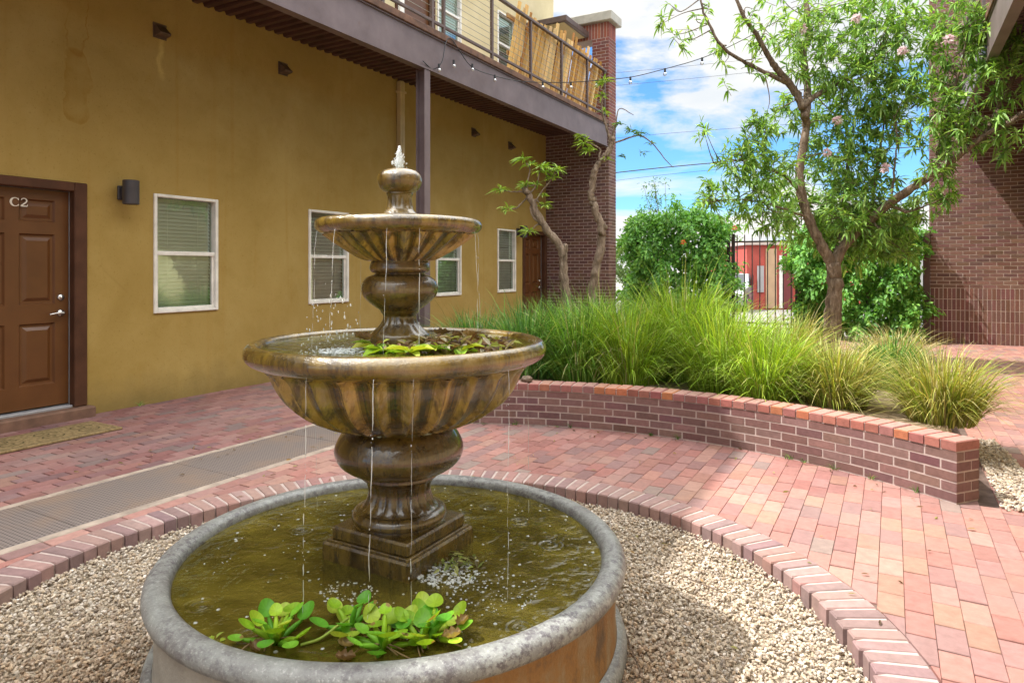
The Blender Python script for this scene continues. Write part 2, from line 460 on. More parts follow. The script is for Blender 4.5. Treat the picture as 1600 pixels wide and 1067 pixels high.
mp=wn('ShaderNodeMapping'); mp.inputs['Scale'].default_value=(2.0,2.0,6.5); mp.inputs['Location'].default_value=(3.1,1.7,.55)
wt.links.new(tc.outputs['Generated'],mp.inputs[0])
nz=wn('ShaderNodeTexNoise'); nz.inputs['Scale'].default_value=1.15; nz.inputs['Detail'].default_value=8; nz.inputs['Roughness'].default_value=.58; nz.inputs['Distortion'].default_value=.5
wt.links.new(mp.outputs[0],nz.inputs['Vector'])
sep=wn('ShaderNodeSeparateXYZ'); wt.links.new(tc.outputs['Generated'],sep.inputs[0])
band=wn('ShaderNodeValToRGB'); be=band.color_ramp.elements
for _ in range(5): be.new(.5)
for i,(p,v) in enumerate([(0,.58),(.07,.55),(.095,.36),(.165,.36),(.205,.48),(.30,.465),(.48,.76)]):
    be[i].position=p; be[i].color=(v,v,v,1)
wt.links.new(sep.outputs['Z'],band.inputs[0])
ad=wn('ShaderNodeMath',operation='ADD'); wt.links.new(nz.outputs['Fac'],ad.inputs[0]); wt.links.new(band.outputs[0],ad.inputs[1])
cr=wn('ShaderNodeValToRGB'); ce=cr.color_ramp.elements
ce[0].position=.90; ce[0].color=(0,0,0,1); ce[1].position=1.09; ce[1].color=(1,1,1,1)
sb=wn('ShaderNodeMath',operation='MULTIPLY'); sb.inputs[1].default_value=1.0
wt.links.new(ad.outputs[0],sb.inputs[0]); wt.links.new(sb.outputs[0],cr.inputs[0])
nz2=wn('ShaderNodeTexNoise'); nz2.inputs['Scale'].default_value=2.6; nz2.inputs['Detail'].default_value=7
wt.links.new(mp.outputs[0],nz2.inputs['Vector'])
cc=wn('ShaderNodeValToRGB'); e=cc.color_ramp.elements
e[0].position=.35; e[0].color=(.80,.86,.95,1); e[1].position=.62; e[1].color=(1,1,1,1)
wt.links.new(nz2.outputs['Fac'],cc.inputs[0])
cs=wn('ShaderNodeVectorMath',operation='SCALE'); cs.inputs['Scale'].default_value=3.35
wt.links.new(cc.outputs[0],cs.inputs[0])
tint=wn('ShaderNodeVectorMath',operation='MULTIPLY'); tint.inputs[1].default_value=(.32,.56,.82)
wt.links.new(sky.outputs[0],tint.inputs[0])
mxw=wn('ShaderNodeMix',data_type='RGBA')
wt.links.new(cr.outputs[0],mxw.inputs[0]); wt.links.new(tint.outputs[0],mxw.inputs[6]); wt.links.new(cs.outputs[0],mxw.inputs[7])
el=wn('ShaderNodeMapRange'); wt.links.new(sep.outputs['Z'],el.inputs[0]); el.inputs[1].default_value=.42; el.inputs[2].default_value=.8; el.inputs[3].default_value=1; el.inputs[4].default_value=4.7  # sky overhead, out of view, brightened to lift the shaded side
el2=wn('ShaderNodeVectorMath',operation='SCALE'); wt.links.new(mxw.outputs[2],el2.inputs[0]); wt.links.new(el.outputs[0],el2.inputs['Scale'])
wm=wn('ShaderNodeVectorMath',operation='MULTIPLY'); wm.inputs[1].default_value=(1.02,1.0,.95)
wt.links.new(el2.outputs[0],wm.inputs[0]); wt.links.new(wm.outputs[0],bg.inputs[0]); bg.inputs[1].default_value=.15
SC.view_settings.view_transform='Standard'; SC.view_settings.look='None'; SC.view_settings.exposure=1.12; SC.view_settings.gamma=1
SC.cycles.max_bounces=8; SC.cycles.diffuse_bounces=4; SC.cycles.transparent_max_bounces=24; SC.cycles.caustics_reflective=False; SC.cycles.caustics_refractive=False
SC.cycles.use_denoising=True
# ------------------------------------------------------------------ brick faces
DKB=[(.150,.078,.064),(.135,.068,.056),(.165,.088,.07),(.12,.06,.052),(.175,.092,.072)]
REDB=[(.27,.085,.06),(.24,.075,.055),(.30,.10,.065),(.22,.075,.06)]
def bricks_on(mb,o,u,n,L,z0,z1,pal=DKB,bl=.20,bh=.068,j=.013,proud=.0022,depth=.04,stack=False,holes=()):
    """running bond bricks laid on an upright face: origin o, along u, outward n"""
    o=np.array(o,float);u=np.array(u,float);n=np.array(n,float);Z=np.array([0,0,1.0])
    rows=max(1,int(round((z1-z0)/bh))); hh=(z1-z0)/rows
    for r in range(rows):
        off=0 if (stack or r%2==0) else -bl/2
        x=off
        while x<L-1e-6:
            a=max(x+j/2,0);b=min(x+bl-j/2,L);x+=bl
            if b-a<.012: continue
            zz=z0+r*hh
            skip=False
            for (ha,hb,hc,hd) in holes:
                if zz+hh>hc+.01 and zz<hd-.01 and b>ha and a<hb:
                    if a>=ha-.002 and b<=hb+.002: skip=True
                    elif a<ha: b=min(b,ha)
                    else: a=max(a,hb)
            if skip or b-a<.01: continue
            pr=proud+random.uniform(-.001,.0012)
            mb.obox(o+u*a+Z*(zz+j/2)-n*depth,u*(b-a),n*(depth+pr),Z*(hh-j),jit(random.choice(pal),.06))
# ------------------------------------------------------------------ ground sheets
mb=MB(); mb.add([(-400,-300,-.16),(400,-300,-.16),(400,700,-.16),(-400,700,-.16)],[(0,1,2,3)])
struct(mb.build('ground',ASPH))
# sand bed under the pavers, with a round hole for the gravel ring
mb=MB(); n=128; a=np.linspace(0,2*np.pi,n,endpoint=False)
inner=np.stack([FX+1.80*np.cos(a),FY+1.80*np.sin(a),np.full(n,-.012)],1)
def sq(t):
    c,s_=math.cos(t),math.sin(t); k=[]
    if c>1e-9:k.append((2.6-FX)/c)
    if c<-1e-9:k.append((WX+.05-FX)/c)
    if s_>1e-9:k.append((15.6-FY)/s_)
    if s_<-1e-9:k.append((-6-FY)/s_)
    m=min(k); return (FX+m*c,FY+m*s_,-.012)
outer=np.array([sq(t) for t in a])
mb.add(np.vstack([inner,outer]),[(i,n+i,n+(i+1)%n,(i+1)%n) for i in range(n)])
struct(mb.build('paving_bed',JOINT))
# pavers
PAL=[(.41,.205,.17),(.43,.225,.19),(.37,.18,.155),(.44,.245,.205),(.33,.18,.165),(.39,.215,.19),(.29,.175,.165),(.45,.265,.21),(.40,.18,.15),(.42,.21,.165),(.36,.165,.14)]
DX0,DX1=-4.53,-3.77      # drain strip with its borders
A0,A1=R(51.8),R(128.2)   # arc of the planter wall
RW0,RW1=3.33,3.53
BEDX0,BEDX1=-3.74,.54
def inbed(x,y):
    if BEDX0<x<BEDX1 and y>FY and math.hypot(x-FX,y-FY)>RW1-.1 and y<12.6: return True
    return False
def pave(mb,poly,col,z):
    poly=np.array(poly); c=poly.mean(0); d=poly-c
    L=np.linalg.norm(d,axis=1)[:,None]; inn=c+d*(1-.0045/np.maximum(L,.01)); top=c+d*(1-.0012/np.maximum(L,.01))
    tx,ty=random.uniform(-.012,.012),random.uniform(-.012,.012)
    def lift(q,dz): return np.column_stack([q,z+dz+(q[:,0]-c[0])*tx+(q[:,1]-c[1])*ty])
    k=len(poly)
    V=np.vstack([lift(inn,0),lift(top,-.0028),lift(top,-.03)])
    mb.add(V,[list(range(k))],col)
    n0=mb.n-3*k
    F=[(k+i,k+(i+1)%k,(i+1)%k,i) for i in range(k)]+[(2*k+i,2*k+(i+1)%k,k+(i+1)%k,k+i) for i in range(k)]
    mb.F.setdefault(4,[]).append((np.array(F)+n0,np.tile(np.asarray(col,float),(len(F),1))))
def clip(poly,p,nv):
    out=[];m=len(poly)
    for i in range(m):
        a=np.array(poly[i]);b=np.array(poly[(i+1)%m]);da=np.dot(a-p,nv);db=np.dot(b-p,nv)
        if da>=0: out.append(a)
        if da*db<0: out.append(a+(b-a)*da/(da-db))
    return out
mb=MB(); rr=random.Random(3)
def lowf(x,y): return math.sin(x*1.3+y*.7)+math.sin(y*1.1-x*.5+1.3)+math.sin(x*2.9+2.0)*.6
def runs(x0,x1,y0,y1,step):
    k=int(round((x1-x0)/step)); wd=(x1-x0)/k
    for i in range(k):
        xa=x0+i*wd; y=y0+rr.uniform(-.02,.02)+(.1 if i%2 else 0)-.2
        while y<y1:
            L=.2
            xm,ym=xa+wd/2,y+L/2
            rd=math.hypot(xm-FX,ym-FY)
            if rd>1.86 and not inbed(xm,ym) and y+L>y0:
                g=rr.uniform(-.0003,.0005); h_=rr.uniform(.002,.0042); poly=[(xa+g,y+h_),(xa+wd-g,y+h_+rr.uniform(-.001,.001)),(xa+wd-g,y+L-h_),(xa+g,y+L-h_+rr.uniform(-.001,.001))]
                if rd<2.2:
                    nv=np.array([xm-FX,ym-FY])/rd
                    poly=clip(poly,np.array([FX,FY])+nv*1.957,nv)
                if len(poly)>=3:
                    P_=np.array(poly); ar=abs(sum(P_[q][0]*P_[(q+1)%len(P_)][1]-P_[(q+1)%len(P_)][0]*P_[q][1] for q in range(len(P_))))/2
                    if ar>.0008:
                        c=np.array(rr.choice(PAL))*.85+np.array((.395,.205,.17))*.15
                        q=rr.random()
                        if q<.05: c=np.array((.30,.22,.19))
                        elif q<.09: c=np.array((.40,.225,.165))
                        c=c*rr.uniform(.9,1.08)*np.array((.78,.77,.77))
                        lf=lowf(xm,ym)
                        if lf>1.1: c=c*np.array([.86,.82,.84])
                        if xm<DX0:   # walk pavers tinted duller and purple: building shade put into the colour
                            c=c*np.array([.83,.84,.90])
                        pave(mb,poly,np.clip(c,.02,1),rr.uniform(-.0015,.0015))
            y+=L
runs(WX,DX0,-3,13.3,.1007)
runs(DX1,2.15,-3,15.0,.1007)
mb2=MB()
struct(mb.build('brick_paving',PAVER))
# brick edging ring round the gravel
mb=MB(); nb=152
for i in range(nb):
    a0=2*math.pi*(i+.075)/nb;a1=2*math.pi*(i+.925)/nb
    c=jit(rr.choice([(.285,.175,.155),(.25,.155,.145),(.30,.195,.175),(.225,.145,.14),(.285,.155,.135)]),.05)
    dz=rr.uniform(-.001,.0025); r0=1.75+rr.uniform(-.008,.006); r1=1.952
    b=.005; db=b/1.85
    pl=[(r0,a0),(r1,a0),(r1,a1),(r0,a1)]; pi=[(r0+b,a0+db),(r1-b,a0+db),(r1-b,a1-db),(r0+b,a1-db)]
    f=lambda q,z:[(FX+r*math.cos(t),FY+r*math.sin(t),z) for r,t in q]
    V=f(pi,.004+dz)+f(pl,-.003+dz)+f(pl,-.11)
    F=[(0,1,2,3)]+[(4+k,4+(k+1)%4,(k+1)%4,k) for k in range(4)]+[(8+k,8+(k+1)%4,4+(k+1)%4,4+k) for k in range(4)]
    mb.add(V,F,c)
kerb=struct(mb.build('kerb',PAVER))
mb=MB()
mb.lathe([(1.762,-.11),(1.762,-.004),(1.79,.0012),(1.946,.0012),(1.955,-.02)],(FX,FY),160)
struct(mb.build('kerb_mortar',MORTAR))
# gravel bed
mb=MB()
mb.lathe([(.3,-.085),(1.2,-.082),(1.80,-.085)],(FX,FY),96)
struct(mb.build('gravel_bed',GRAVELBASE))
def ico():
    p=(1+5**.5)/2
    V=np.array([(-1,p,0),(1,p,0),(-1,-p,0),(1,-p,0),(0,-1,p),(0,1,p),(0,-1,-p),(0,1,-p),(p,0,-1),(p,0,1),(-p,0,-1),(-p,0,1)],float)
    F=[(0,11,5),(0,5,1),(0,1,7),(0,7,10),(0,10,11),(1,5,9),(5,11,4),(11,10,2),(10,7,6),(7,1,8),(3,9,4),(3,4,2),(3,2,6),(3,6,8),(3,8,9),(4,9,5),(2,4,11),(6,2,10),(8,6,7),(9,8,1)]
    V/=np.linalg.norm(V,axis=1)[:,None]; V=list(V);c={};G_=[]
    def mid(a,b):
        k=(min(a,b),max(a,b))
        if k not in c:
            v=V[a]+V[b]; V.append(v/np.linalg.norm(v)); c[k]=len(V)-1
        return c[k]
    for a,b,d in F:
        x,y,z=mid(a,b),mid(b,d),mid(d,a); G_+= [(a,x,z),(b,y,x),(d,z,y),(x,y,z)]
    return np.array(V),np.array(G_)
ICV,ICF=ico()
ICV0=ICV[:12]; ICF0=np.array([(0,11,5),(0,5,1),(0,1,7),(0,7,10),(0,10,11),(1,5,9),(5,11,4),(11,10,2),(10,7,6),(7,1,8),(3,9,4),(3,4,2),(3,2,6),(3,6,8),(3,8,9),(4,9,5),(2,4,11),(6,2,10),(8,6,7),(9,8,1)])
def pebbles(mb,pos,size,pal,flat=.62):
    N=len(pos); nv=len(ICV0)
    var=rng.normal(0,1,(12,nv))*.17
    sh=1+var[rng.integers(0,12,N)]
    ax=np.stack([rng.uniform(.8,1.35,N),rng.uniform(.65,1.0,N),rng.uniform(.45,.8,N)*flat/.62],1)*size[:,None]
    V=ICV0[None]*sh[:,:,None]*ax[:,None,:]
    q=rng.normal(0,1,(N,4)); q[:,1:3]*=.35; q/=np.linalg.norm(q,axis=1)[:,None]
    w_,x,y,z=q.T
    M=np.stack([1-2*(y*y+z*z),2*(x*y-z*w_),2*(x*z+y*w_),2*(x*y+z*w_),1-2*(x*x+z*z),2*(y*z-x*w_),2*(x*z-y*w_),2*(y*z+x*w_),1-2*(x*x+y*y)],1).reshape(N,3,3)
    V=np.einsum('nij,nkj->nki',M,V)+pos[:,None,:]
    F=(ICF0[None]+(np.arange(N)*nv)[:,None,None]).reshape(-1,3)
    pal=np.array(pal); C=pal[rng.integers(0,len(pal),N)]*rng.uniform(.72,1.12,(N,1))*np.array([.95,.95,.98])
    # two patches of browner stones, debris dirt on the left one
    for (q,r_) in((G(90,2.25),.55),(G(985,2.45),.30)):
        k=np.clip(1.25-np.hypot(pos[:,0]-q[0],pos[:,1]-q[1])/r_+rng.normal(0,.22,N),0,1)[:,None]
        C=C*(1-k*np.array([.36,.46,.55]))
    mb.add(V.reshape(-1,3),F,np.repeat(np.clip(C,0,1),len(ICF0),axis=0))
PEB=[(.47,.39,.29),(.52,.44,.33),(.43,.34,.25),(.56,.49,.39),(.37,.30,.22),(.48,.38,.26),(.60,.53,.44),(.33,.27,.21),(.42,.32,.22)]
mb=MB(); N=52000
rad=np.sqrt(rng.uniform(.90**2,1.765**2,N)); th=rng.uniform(0,2*np.pi,N)
# only nearly full density where the bed is in view, thinner behind the camera
keep=(np.sin(th-R(200))*0+1)>0
pos=np.stack([FX+rad*np.cos(th),FY+rad*np.sin(th),rng.uniform(-.078,-.056,N)+.006*np.sin(rad*9+th*5)],1)
pebbles(mb,pos,rng.uniform(.0052,.0108,N),PEB)
stuff(mb.build('gravel',PEBBLE),'pale tan pea gravel around the fountain pool','gravel')
# wedge of gravel beside the wall end
mb=MB(); N=2600
gy=rng.uniform(4.75,6.6,N); gx=.55+rng.uniform(0,1,N)*(.16+.16*(6.6-gy)/1.85)
pebbles(mb,np.stack([gx,gy,rng.uniform(.004,.02,N)],1),rng.uniform(.007,.014,N),PEB)
stuff(mb.build('gravel',PEBBLE),'strip of tan gravel behind the end of the brick planter wall','gravel')
# planting bed: soil held by the wall
mb=MB()
bedz=.27
k=40; arc=[(FX+(RW1-.03)*math.cos(t),FY+(RW1-.03)*math.sin(t)) for t in np.linspace(A0,A1,k)]
ring=arc+[(BEDX0,12.6),(BEDX1,12.6)]
ys=18
V=[];F=[]
for i,(x,y) in enumerate(arc):
    for j in range(ys+1):
        t=j/ys; yy=y+(12.6-y)*t
        zz=bedz*(1-max(0,(t-.45)/.55)**1.2)+.012*math.sin(x*5+yy*4)+.01*math.sin(x*11-yy*7)+.004
        if i==0 or i==k-1: zz=min(zz,.02+ (0.2 if t<.02 else 0)) if t>.02 else zz
        xx=x if True else x
        V.append((xx,yy,max(zz,.012)))
for i in range(k-1):
    for j in range(ys):
        F.append((i*(ys+1)+j,i*(ys+1)+j+1,(i+1)*(ys+1)+j+1,(i+1)*(ys+1)+j))
mb.add(V,F); struct(mb.build('planting_bed',SOIL,smooth=True))
# ------------------------------------------------------------------ planter wall
pw=thing('planter_wall','low curved brown brick planter wall with a red brick cap','planter wall',(FX+RW0*math.cos(R(70)),FY+RW0*math.sin(R(70)),0))
def arcbox(mb,r0,r1,a0,a1,z0,z1,col,seg=2,bev=0):
    V=[];F=[]
    for i in range(seg+1):
        t=a0+(a1-a0)*i/seg; c,s_=math.cos(t),math.sin(t)
        V+=[(FX+r0*c,FY+r0*s_,z0),(FX+r1*c,FY+r1*s_,z0),(FX+r1*c,FY+r1*s_,z1),(FX+r0*c,FY+r0*s_,z1)]
    for i in range(seg):
        b=i*4
        F+=[(b,b+4,b+5,b+1),(b+1,b+5,b+6,b+2),(b+2,b+6,b+7,b+3),(b+3,b+7,b+4,b)]
    F+=[(0,1,2,3),(seg*4+3,seg*4+2,seg*4+1,seg*4)]
    mb.add(V,[f[::-1] for f in F],col)
mb=MB(); ch=.061
for r in range(5):
    z0=r*ch+.004
    split=.068 if r%2==0 else .132
    for (ra,rb) in ((RW0,RW0+split-.005),(RW0+split+.006,RW1)):
        al=.2/((ra+rb)/2); off=(0 if r%2==0 else -al/2)
        t=A0+off
        while t<A1:
            a0=max(t+.006/3.4,A0) if t>A0 else A0;a1=min(t+al-.006/3.4,A1);t+=al
            if a1-a0<.006: continue
            e=random.uniform(-.0015,.0015)
            arcbox(mb,ra+(e if ra==RW0 else 0),rb,a0,a1,z0+.0055,z0+ch-.0055,jit(random.choice([(.165,.088,.082),(.15,.08,.076),(.18,.10,.09),(.14,.072,.068),(.195,.11,.098)]),.05))
mb.build('brick_face',BRICK,pw)
mb=MB(); al=.1/3.4; t=A0
ORG=[(.30,.115,.09),(.27,.105,.085),(.32,.125,.09),(.24,.10,.085),(.30,.13,.11),(.38,.14,.07),(.21,.10,.09)]
while t<A1-.004:
    a0=t+.0045/3.4 if t>A0 else A0;a1=min(t+al-.0045/3.4,A1);t+=al
    c=jit(random.choice(ORG),.07)
    n0=mb.n
    dz=random.uniform(-.002,.002);z0,z1=5*ch+.008,.369+dz;b=.006
    r0=RW0-.006+random.uniform(-.003,.003)
    arcbox(mb,r0,RW1+.003,a0,a1,z0,z1-b,c,1)
    V=[];
    for (rr_,tt,zz) in ((r0,a0,z1-b),(RW1+.003,a0,z1-b),(RW1+.003,a1,z1-b),(r0,a1,z1-b),(r0+b,a0+.0018,z1),(RW1-.003,a0+.0018,z1),(RW1-.003,a1-.0018,z1),(r0+b,a1-.0018,z1)):
        V.append((FX+rr_*math.cos(tt),FY+rr_*math.sin(tt),zz+.0002))
    # paler top face
    topc=np.clip(np.array(c)*.45+np.array((.40,.255,.21))*.55,0,1)
    mb.add(V,[(4,5,6,7)],topc)
    mb.add(V,[(0,1,5,4),(1,2,6,5),(2,3,7,6),(3,0,4,7)],c)
mb.build('cap_course',BRICK,pw)
mb=MB(); arcbox(mb,RW0+.0022,RW1-.003,A0+.0008,A1-.0015,0,.362,(1,1,1),60); mb.build('mortar_core',MORTAR,pw)
# ------------------------------------------------------------------ drain
dr=thing('trench_drain','long pressed metal trench drain with concrete borders beside the walk','drain',((DX0+DX1)/2,4,0))
mb=MB(); 
y=-3.0
while y<13.2:
    mb.bbox((DX0+.06,y+.002,-.02),(DX1-.072,y+.998,.0015),.003); y+=1.0
mb.build('grating',GRATE,dr)
for xa,xb in((DX0+.003,DX0+.056),(DX1-.068,DX1-.004)):
    mb=MB(); y=-3.0
    while y<13.2:
        mb.bbox((xa,y+.002,-.03),(xb,y+1.196,.002+random.uniform(-.001,.001)),.005); y+=1.2
    mb.build('concrete_border',BORDER,dr)
# ------------------------------------------------------------------ main building
BY0,BY1=-8.0,13.65
ZS=4.30; ZROOF=9.15
W_LOW=[(4.22,4.98,.926,2.17),(6.34,7.08,.926,2.17),(9.16,9.91,.926,2.17),(11.17,11.89,.926,2.17)]
W_UP=[(9.20,9.91,5.17,6.42),(11.17,11.89,5.17,6.40),(4.22,4.98,5.17,6.42)]
DOORS=[(2.47,3.47,.10,2.14),(12.25,13.2,.10,2.14)]
bld=thing('courtyard_building','two storey ochre stucco building with a steel balcony along its upper floor','building',(WX,3.0,0))
def holed(mb,x,y0,y1,z0,z1,holes,rev=.14):
    ysn=sorted({y0,y1,*[h[0] for h in holes],*[h[1] for h in holes]}); zsn=sorted({z0,z1,*[h[2] for h in holes],*[h[3] for h in holes]})
    for i in range(len(ysn)-1):
        for j in range(len(zsn)-1):
            ym=(ysn[i]+ysn[i+1])/2;zm=(zsn[j]+zsn[j+1])/2
            if any(h[0]<ym<h[1] and h[2]<zm<h[3] for h in holes): continue
            mb.add([(x,ysn[i],zsn[j]),(x,ysn[i+1],zsn[j]),(x,ysn[i+1],zsn[j+1]),(x,ysn[i],zsn[j+1])],[(0,1,2,3)])
    for (a,b,c,d) in holes:
        for q in([(x,a,c),(x,a,d),(x-rev,a,d),(x-rev,a,c)],[(x,b,d),(x,b,c),(x-rev,b,c),(x-rev,b,d)],[(x,a,d),(x,b,d),(x-rev,b,d),(x-rev,a,d)],[(x,b,c),(x,a,c),(x-rev,a,c),(x-rev,b,c)]):
            mb.add(q,[(0,1,2,3)])
mb=MB(); holed(mb,WX,BY0,BY1,-.05,4.42,W_LOW+DOORS); mb.build('ochre_wall',STUCCO,bld)
mb=MB(); holed(mb,WX,BY0,BY1,4.42,ZROOF,W_UP+[(8.1,9.1,4.5,6.6)]); mb.build('cream_wall',CREAM,bld)
mb=MB()
mb.add([(WX,BY1,-.05),(-16,BY1,-.05),(-16,BY1,ZROOF),(WX,BY1,ZROOF)],[(0,1,2,3)])
mb.add([(WX,BY0,-.05),(-16,BY0,-.05),(-16,BY0,ZROOF),(WX,BY0,ZROOF)],[(3,2,1,0)])
mb.add([(-16,BY0,-.05),(-16,BY1,-.05),(-16,BY1,ZROOF),(-16,BY0,ZROOF)],[(3,2,1,0)])
mb.build('side_wall',CREAM,bld)
mb=MB(); mb.box((-16.1,BY0-.1,ZROOF+.002),(WX+.10,BY1+.02,ZROOF+.2)); mb.build('roof',CAPST,bld)
mb=MB()
mb.box((WX-.06,BY0,ZROOF+.48),(WX+.06,BY1,ZROOF+.60))  # unseen rail added to cast a second shadow streak on the paving
y=BY0+.3
while y<BY1: mb.box((WX-.03,y,ZROOF+.2),(WX+.03,y+.06,ZROOF+.48)); y+=1.5
mb.build('added_shadow_rail',RAIL,bld)
mb=MB(); mb.box((WX-3.5,BY0+.1,.02),(WX-3.4,BY1-.1,8.9)); mb.box((WX-3.4,BY0+.1,4.34),(WX-.2,BY1-.1,4.40)); mb.build('dark_room_backing',DARK,bld)  # dark sheets stand in for the unlit rooms behind the windows
def window(h,open_low=.0,slats=True,drop=1.0):
    a,b,c,d=h; x=WX; f=.036
    mb=MB()
    for q in((a,a+f,c,d),(b-f,b,c,d),(a+f,b-f,c,c+f*.9),(a+f,b-f,d-f*.9,d)):
        mb.bbox((x-.075,q[0],q[2]),(x+.022,q[1],q[3]),.005)
    fr=mb.build('window',ALU,bld)
    m=(c+d)/2+.005
    s=MB()
    s.bbox((x-.06,a+f,m-.022),(x+.004,b-f,m+.022),.004)
    g=.026
    for q in((a+f,a+f+g,c+f*.9,m-.022),(b-f-g,b-f,c+f*.9,m-.022),(a+f+g,b-f-g,c+f*.9,c+f*.9+g)):
        s.bbox((x-.05,q[0],q[2]),(x-.012,q[1],q[3]),.003)
    s.build('sash',ALU,fr)
    p=MB()
    p.add([(x-.055,a+f,m),(x-.055,b-f,m),(x-.055,b-f,d-f),(x-.055,a+f,d-f)],[(0,1,2,3)])
    p.add([(x-.033,a+f,c+f),(x-.033,b-f,c+f),(x-.033,b-f,m),(x-.033,a+f,m)],[(0,1,2,3)])
    p.build('pane',GLASS,fr)
    bl=MB(); z=d-f-.02; 
    zend=c+f+ (1-drop)*(d-c)
    while z>zend:
        t=random.uniform(.0,.006)
        tl=.0225 if slats else .0225
        bl.add([(x-.070-t,a+f+.012,z-tl*.98),(x-.070-t,b-f-.012,z-tl*.98),(x-.080-t,b-f-.012,z+tl*.1),(x-.080-t,a+f+.012,z+tl*.1)],[(0,1,2,3)],)
        bl.add([(x-.080-t,a+f+.012,z+tl*.1),(x-.080-t,b-f-.012,z+tl*.1),(x-.094-t,b-f-.012,z+tl*1.0),(x-.094-t,a+f+.012,z+tl*1.0)],[(0,1,2,3)])
        z-=.047 if slats else .040
    for yy in(a+.2,b-.2): bl.box((x-.066,yy-.002,zend),(x-.064,yy+.002,d-f))
    bl.build('blind',BLIND,fr)
    return fr
for i,h in enumerate(W_LOW): window(h,slats=(i!=0),drop=1.0)
for h in W_UP: window(h)
# doors
def panel_door(h,full=True):
    a,b,c,d=h; x=WX
    fw=.085
    mb=MB()
    for q in((a-.06,a+.03,c,d+.055),(b-.03,b+.085,c,d+.055),(a+.03,b-.03,d-.03,d+.055)):
        mb.bbox((x-.10,q[0],q[2]),(x+.028,q[1],q[3]),.008)
    y0,y1=a+.035,b-.035; xs=x-.075
    dmb=MB()
    z0,z1=c+.035,d-.035
    # slab with six moulded panels
    st=.115; mid=(y0+y1)/2; cols=[(y0+st,mid-.055),(mid+.055,y1-st)]
    H=z1-z0; rows=[(z0+.20,z0+.20+.56),(z0+.93,z0+.93+.64),(z0+1.68,z0+1.68+.20)]
    pan=[(ca,cb,ra,rb) for ca,cb in cols for ra,rb in rows]
    ysn=sorted({y0,y1,*[p[0] for p in pan],*[p[1] for p in pan]}); zsn=sorted({z0,z1,*[p[2] for p in pan],*[p[3] for p in pan]})
    for i in range(len(ysn)-1):
        for j in range(len(zsn)-1):
            ym=(ysn[i]+ysn[i+1])/2;zm=(zsn[j]+zsn[j+1])/2
            if any(p[0]<ym<p[1] and p[2]<zm<p[3] for p in pan): continue
            dmb.add([(xs,ysn[i],zsn[j]),(xs,ysn[i+1],zsn[j]),(xs,ysn[i+1],zsn[j+1]),(xs,ysn[i],zsn[j+1])],[(0,1,2,3)])
    for (ca,cb,ra,rb) in pan:
        L=[(0,0),(.014,-.020),(.032,-.020),(.062,-.004)]
        for k in range(3):
            (i0,e0),(i1,e1)=L[k],L[k+1]
            A=[(xs+e0,ca+i0,ra+i0),(xs+e0,cb-i0,ra+i0),(xs+e0,cb-i0,rb-i0),(xs+e0,ca+i0,rb-i0)]
            B=[(xs+e1,ca+i1,ra+i1),(xs+e1,cb-i1,ra+i1),(xs+e1,cb-i1,rb-i1),(xs+e1,ca+i1,rb-i1)]
            dmb.add(A+B,[(q,(q+1)%4,4+(q+1)%4,4+q) for q in range(4)])
        dmb.add(B,[(0,1,2,3)])
    do=dmb.build('door',DOOR,bld)
    mb.build('door_frame',DOORF,do)
    mb=MB(); mb.box((xs+.003,y1+.001,z0-.02),(xs+.012,y1+.014,z1+.02)); mb.box((xs+.003,y0,z1+.004),(xs+.012,y1,z1+.016)); mb.build('weather_strip',GREY,do)
    mb=MB(); mb.bbox((x-.11,a+.031,c-.03),(x+.0,b-.031,c+.022),.006); mb.build('threshold',GREY,do)
    mb=MB(); mb.bbox((x-.13,a-.10,-.02),(x+.115,b+.12,.098),.014); mb.build('door_step',simple('brown_concrete_step',(.16,.085,.055),.8,.3,8,.3),do)
    # lever handle and deadbolt on the far side
    hy=y1-.068
    mb=MB()
    n=20
    mb.tube([(xs,hy,.98),(xs+.014,hy,.98)],[.033,.03],n); mb.tube([(xs+.012,hy,.98),(xs+.05,hy,.98)],.011,12)
    mb.tube(smoothpath([(xs+.048,hy+.012,.98),(xs+.052,hy-.04,.983),(xs+.05,hy-.115,.972)],5),[.011]*6+[.009]*5,10)
    mb.build('handle',CHROME,do,True)
    mb=MB(); mb.tube([(xs,hy,1.125),(xs+.018,hy,1.125)],[.032,.026],n); mb.tube([(xs+.018,hy,1.125),(xs+.024,hy,1.125)],[.014,.012],n); mb.build('deadbolt',CHROME,do,True)
    return do,xs,mid,z1
d1,xs,mid,zt=panel_door(DOORS[0])
d2,_,_,_=panel_door(DOORS[1])
# unit sign C2, serif strokes
def ribbon(mb,pts,wd,x,th=.004):
    pts=np.array(pts,float); T=np.gradient(pts,axis=0); T/=np.linalg.norm(T,axis=1)[:,None]+1e-9
    Nn=np.stack([-T[:,1],T[:,0]],1); wd=np.broadcast_to(np.asarray(wd,float),(len(pts),))
    A=pts+Nn*wd[:,None]/2;B=pts-Nn*wd[:,None]/2;m=len(pts)
    V=[(x+th,p[0],p[1]) for p in A]+[(x+th,p[0],p[1]) for p in B]+[(x,p[0],p[1]) for p in A]+[(x,p[0],p[1]) for p in B]
    F=[(i,m+i,m+i+1,i+1) for i in range(m-1)]+[(2*m+i,i,i+1,2*m+i+1) for i in range(m-1)]+[(m+i,3*m+i,3*m+i+1,m+i+1) for i in range(m-1)]
    mb.add(V,F)
mb=MB(); zc=zt-.125; yc=mid+.025; h=.036
t=np.linspace(R(48),R(318),24)
ribbon(mb,np.stack([yc+.034*np.cos(t),zc+h*np.sin(t)],1),.006+.011*np.abs(np.cos(t))**1.2*(np.cos(t)<0.2),xs)
ribbon(mb,[(yc+.026,zc+h*.95),(yc+.026,zc+h*.45)],.006,xs); ribbon(mb,[(yc+.027,zc-h*.9),(yc+.027,zc-h*.5)],.005,xs)
yc=mid+.094
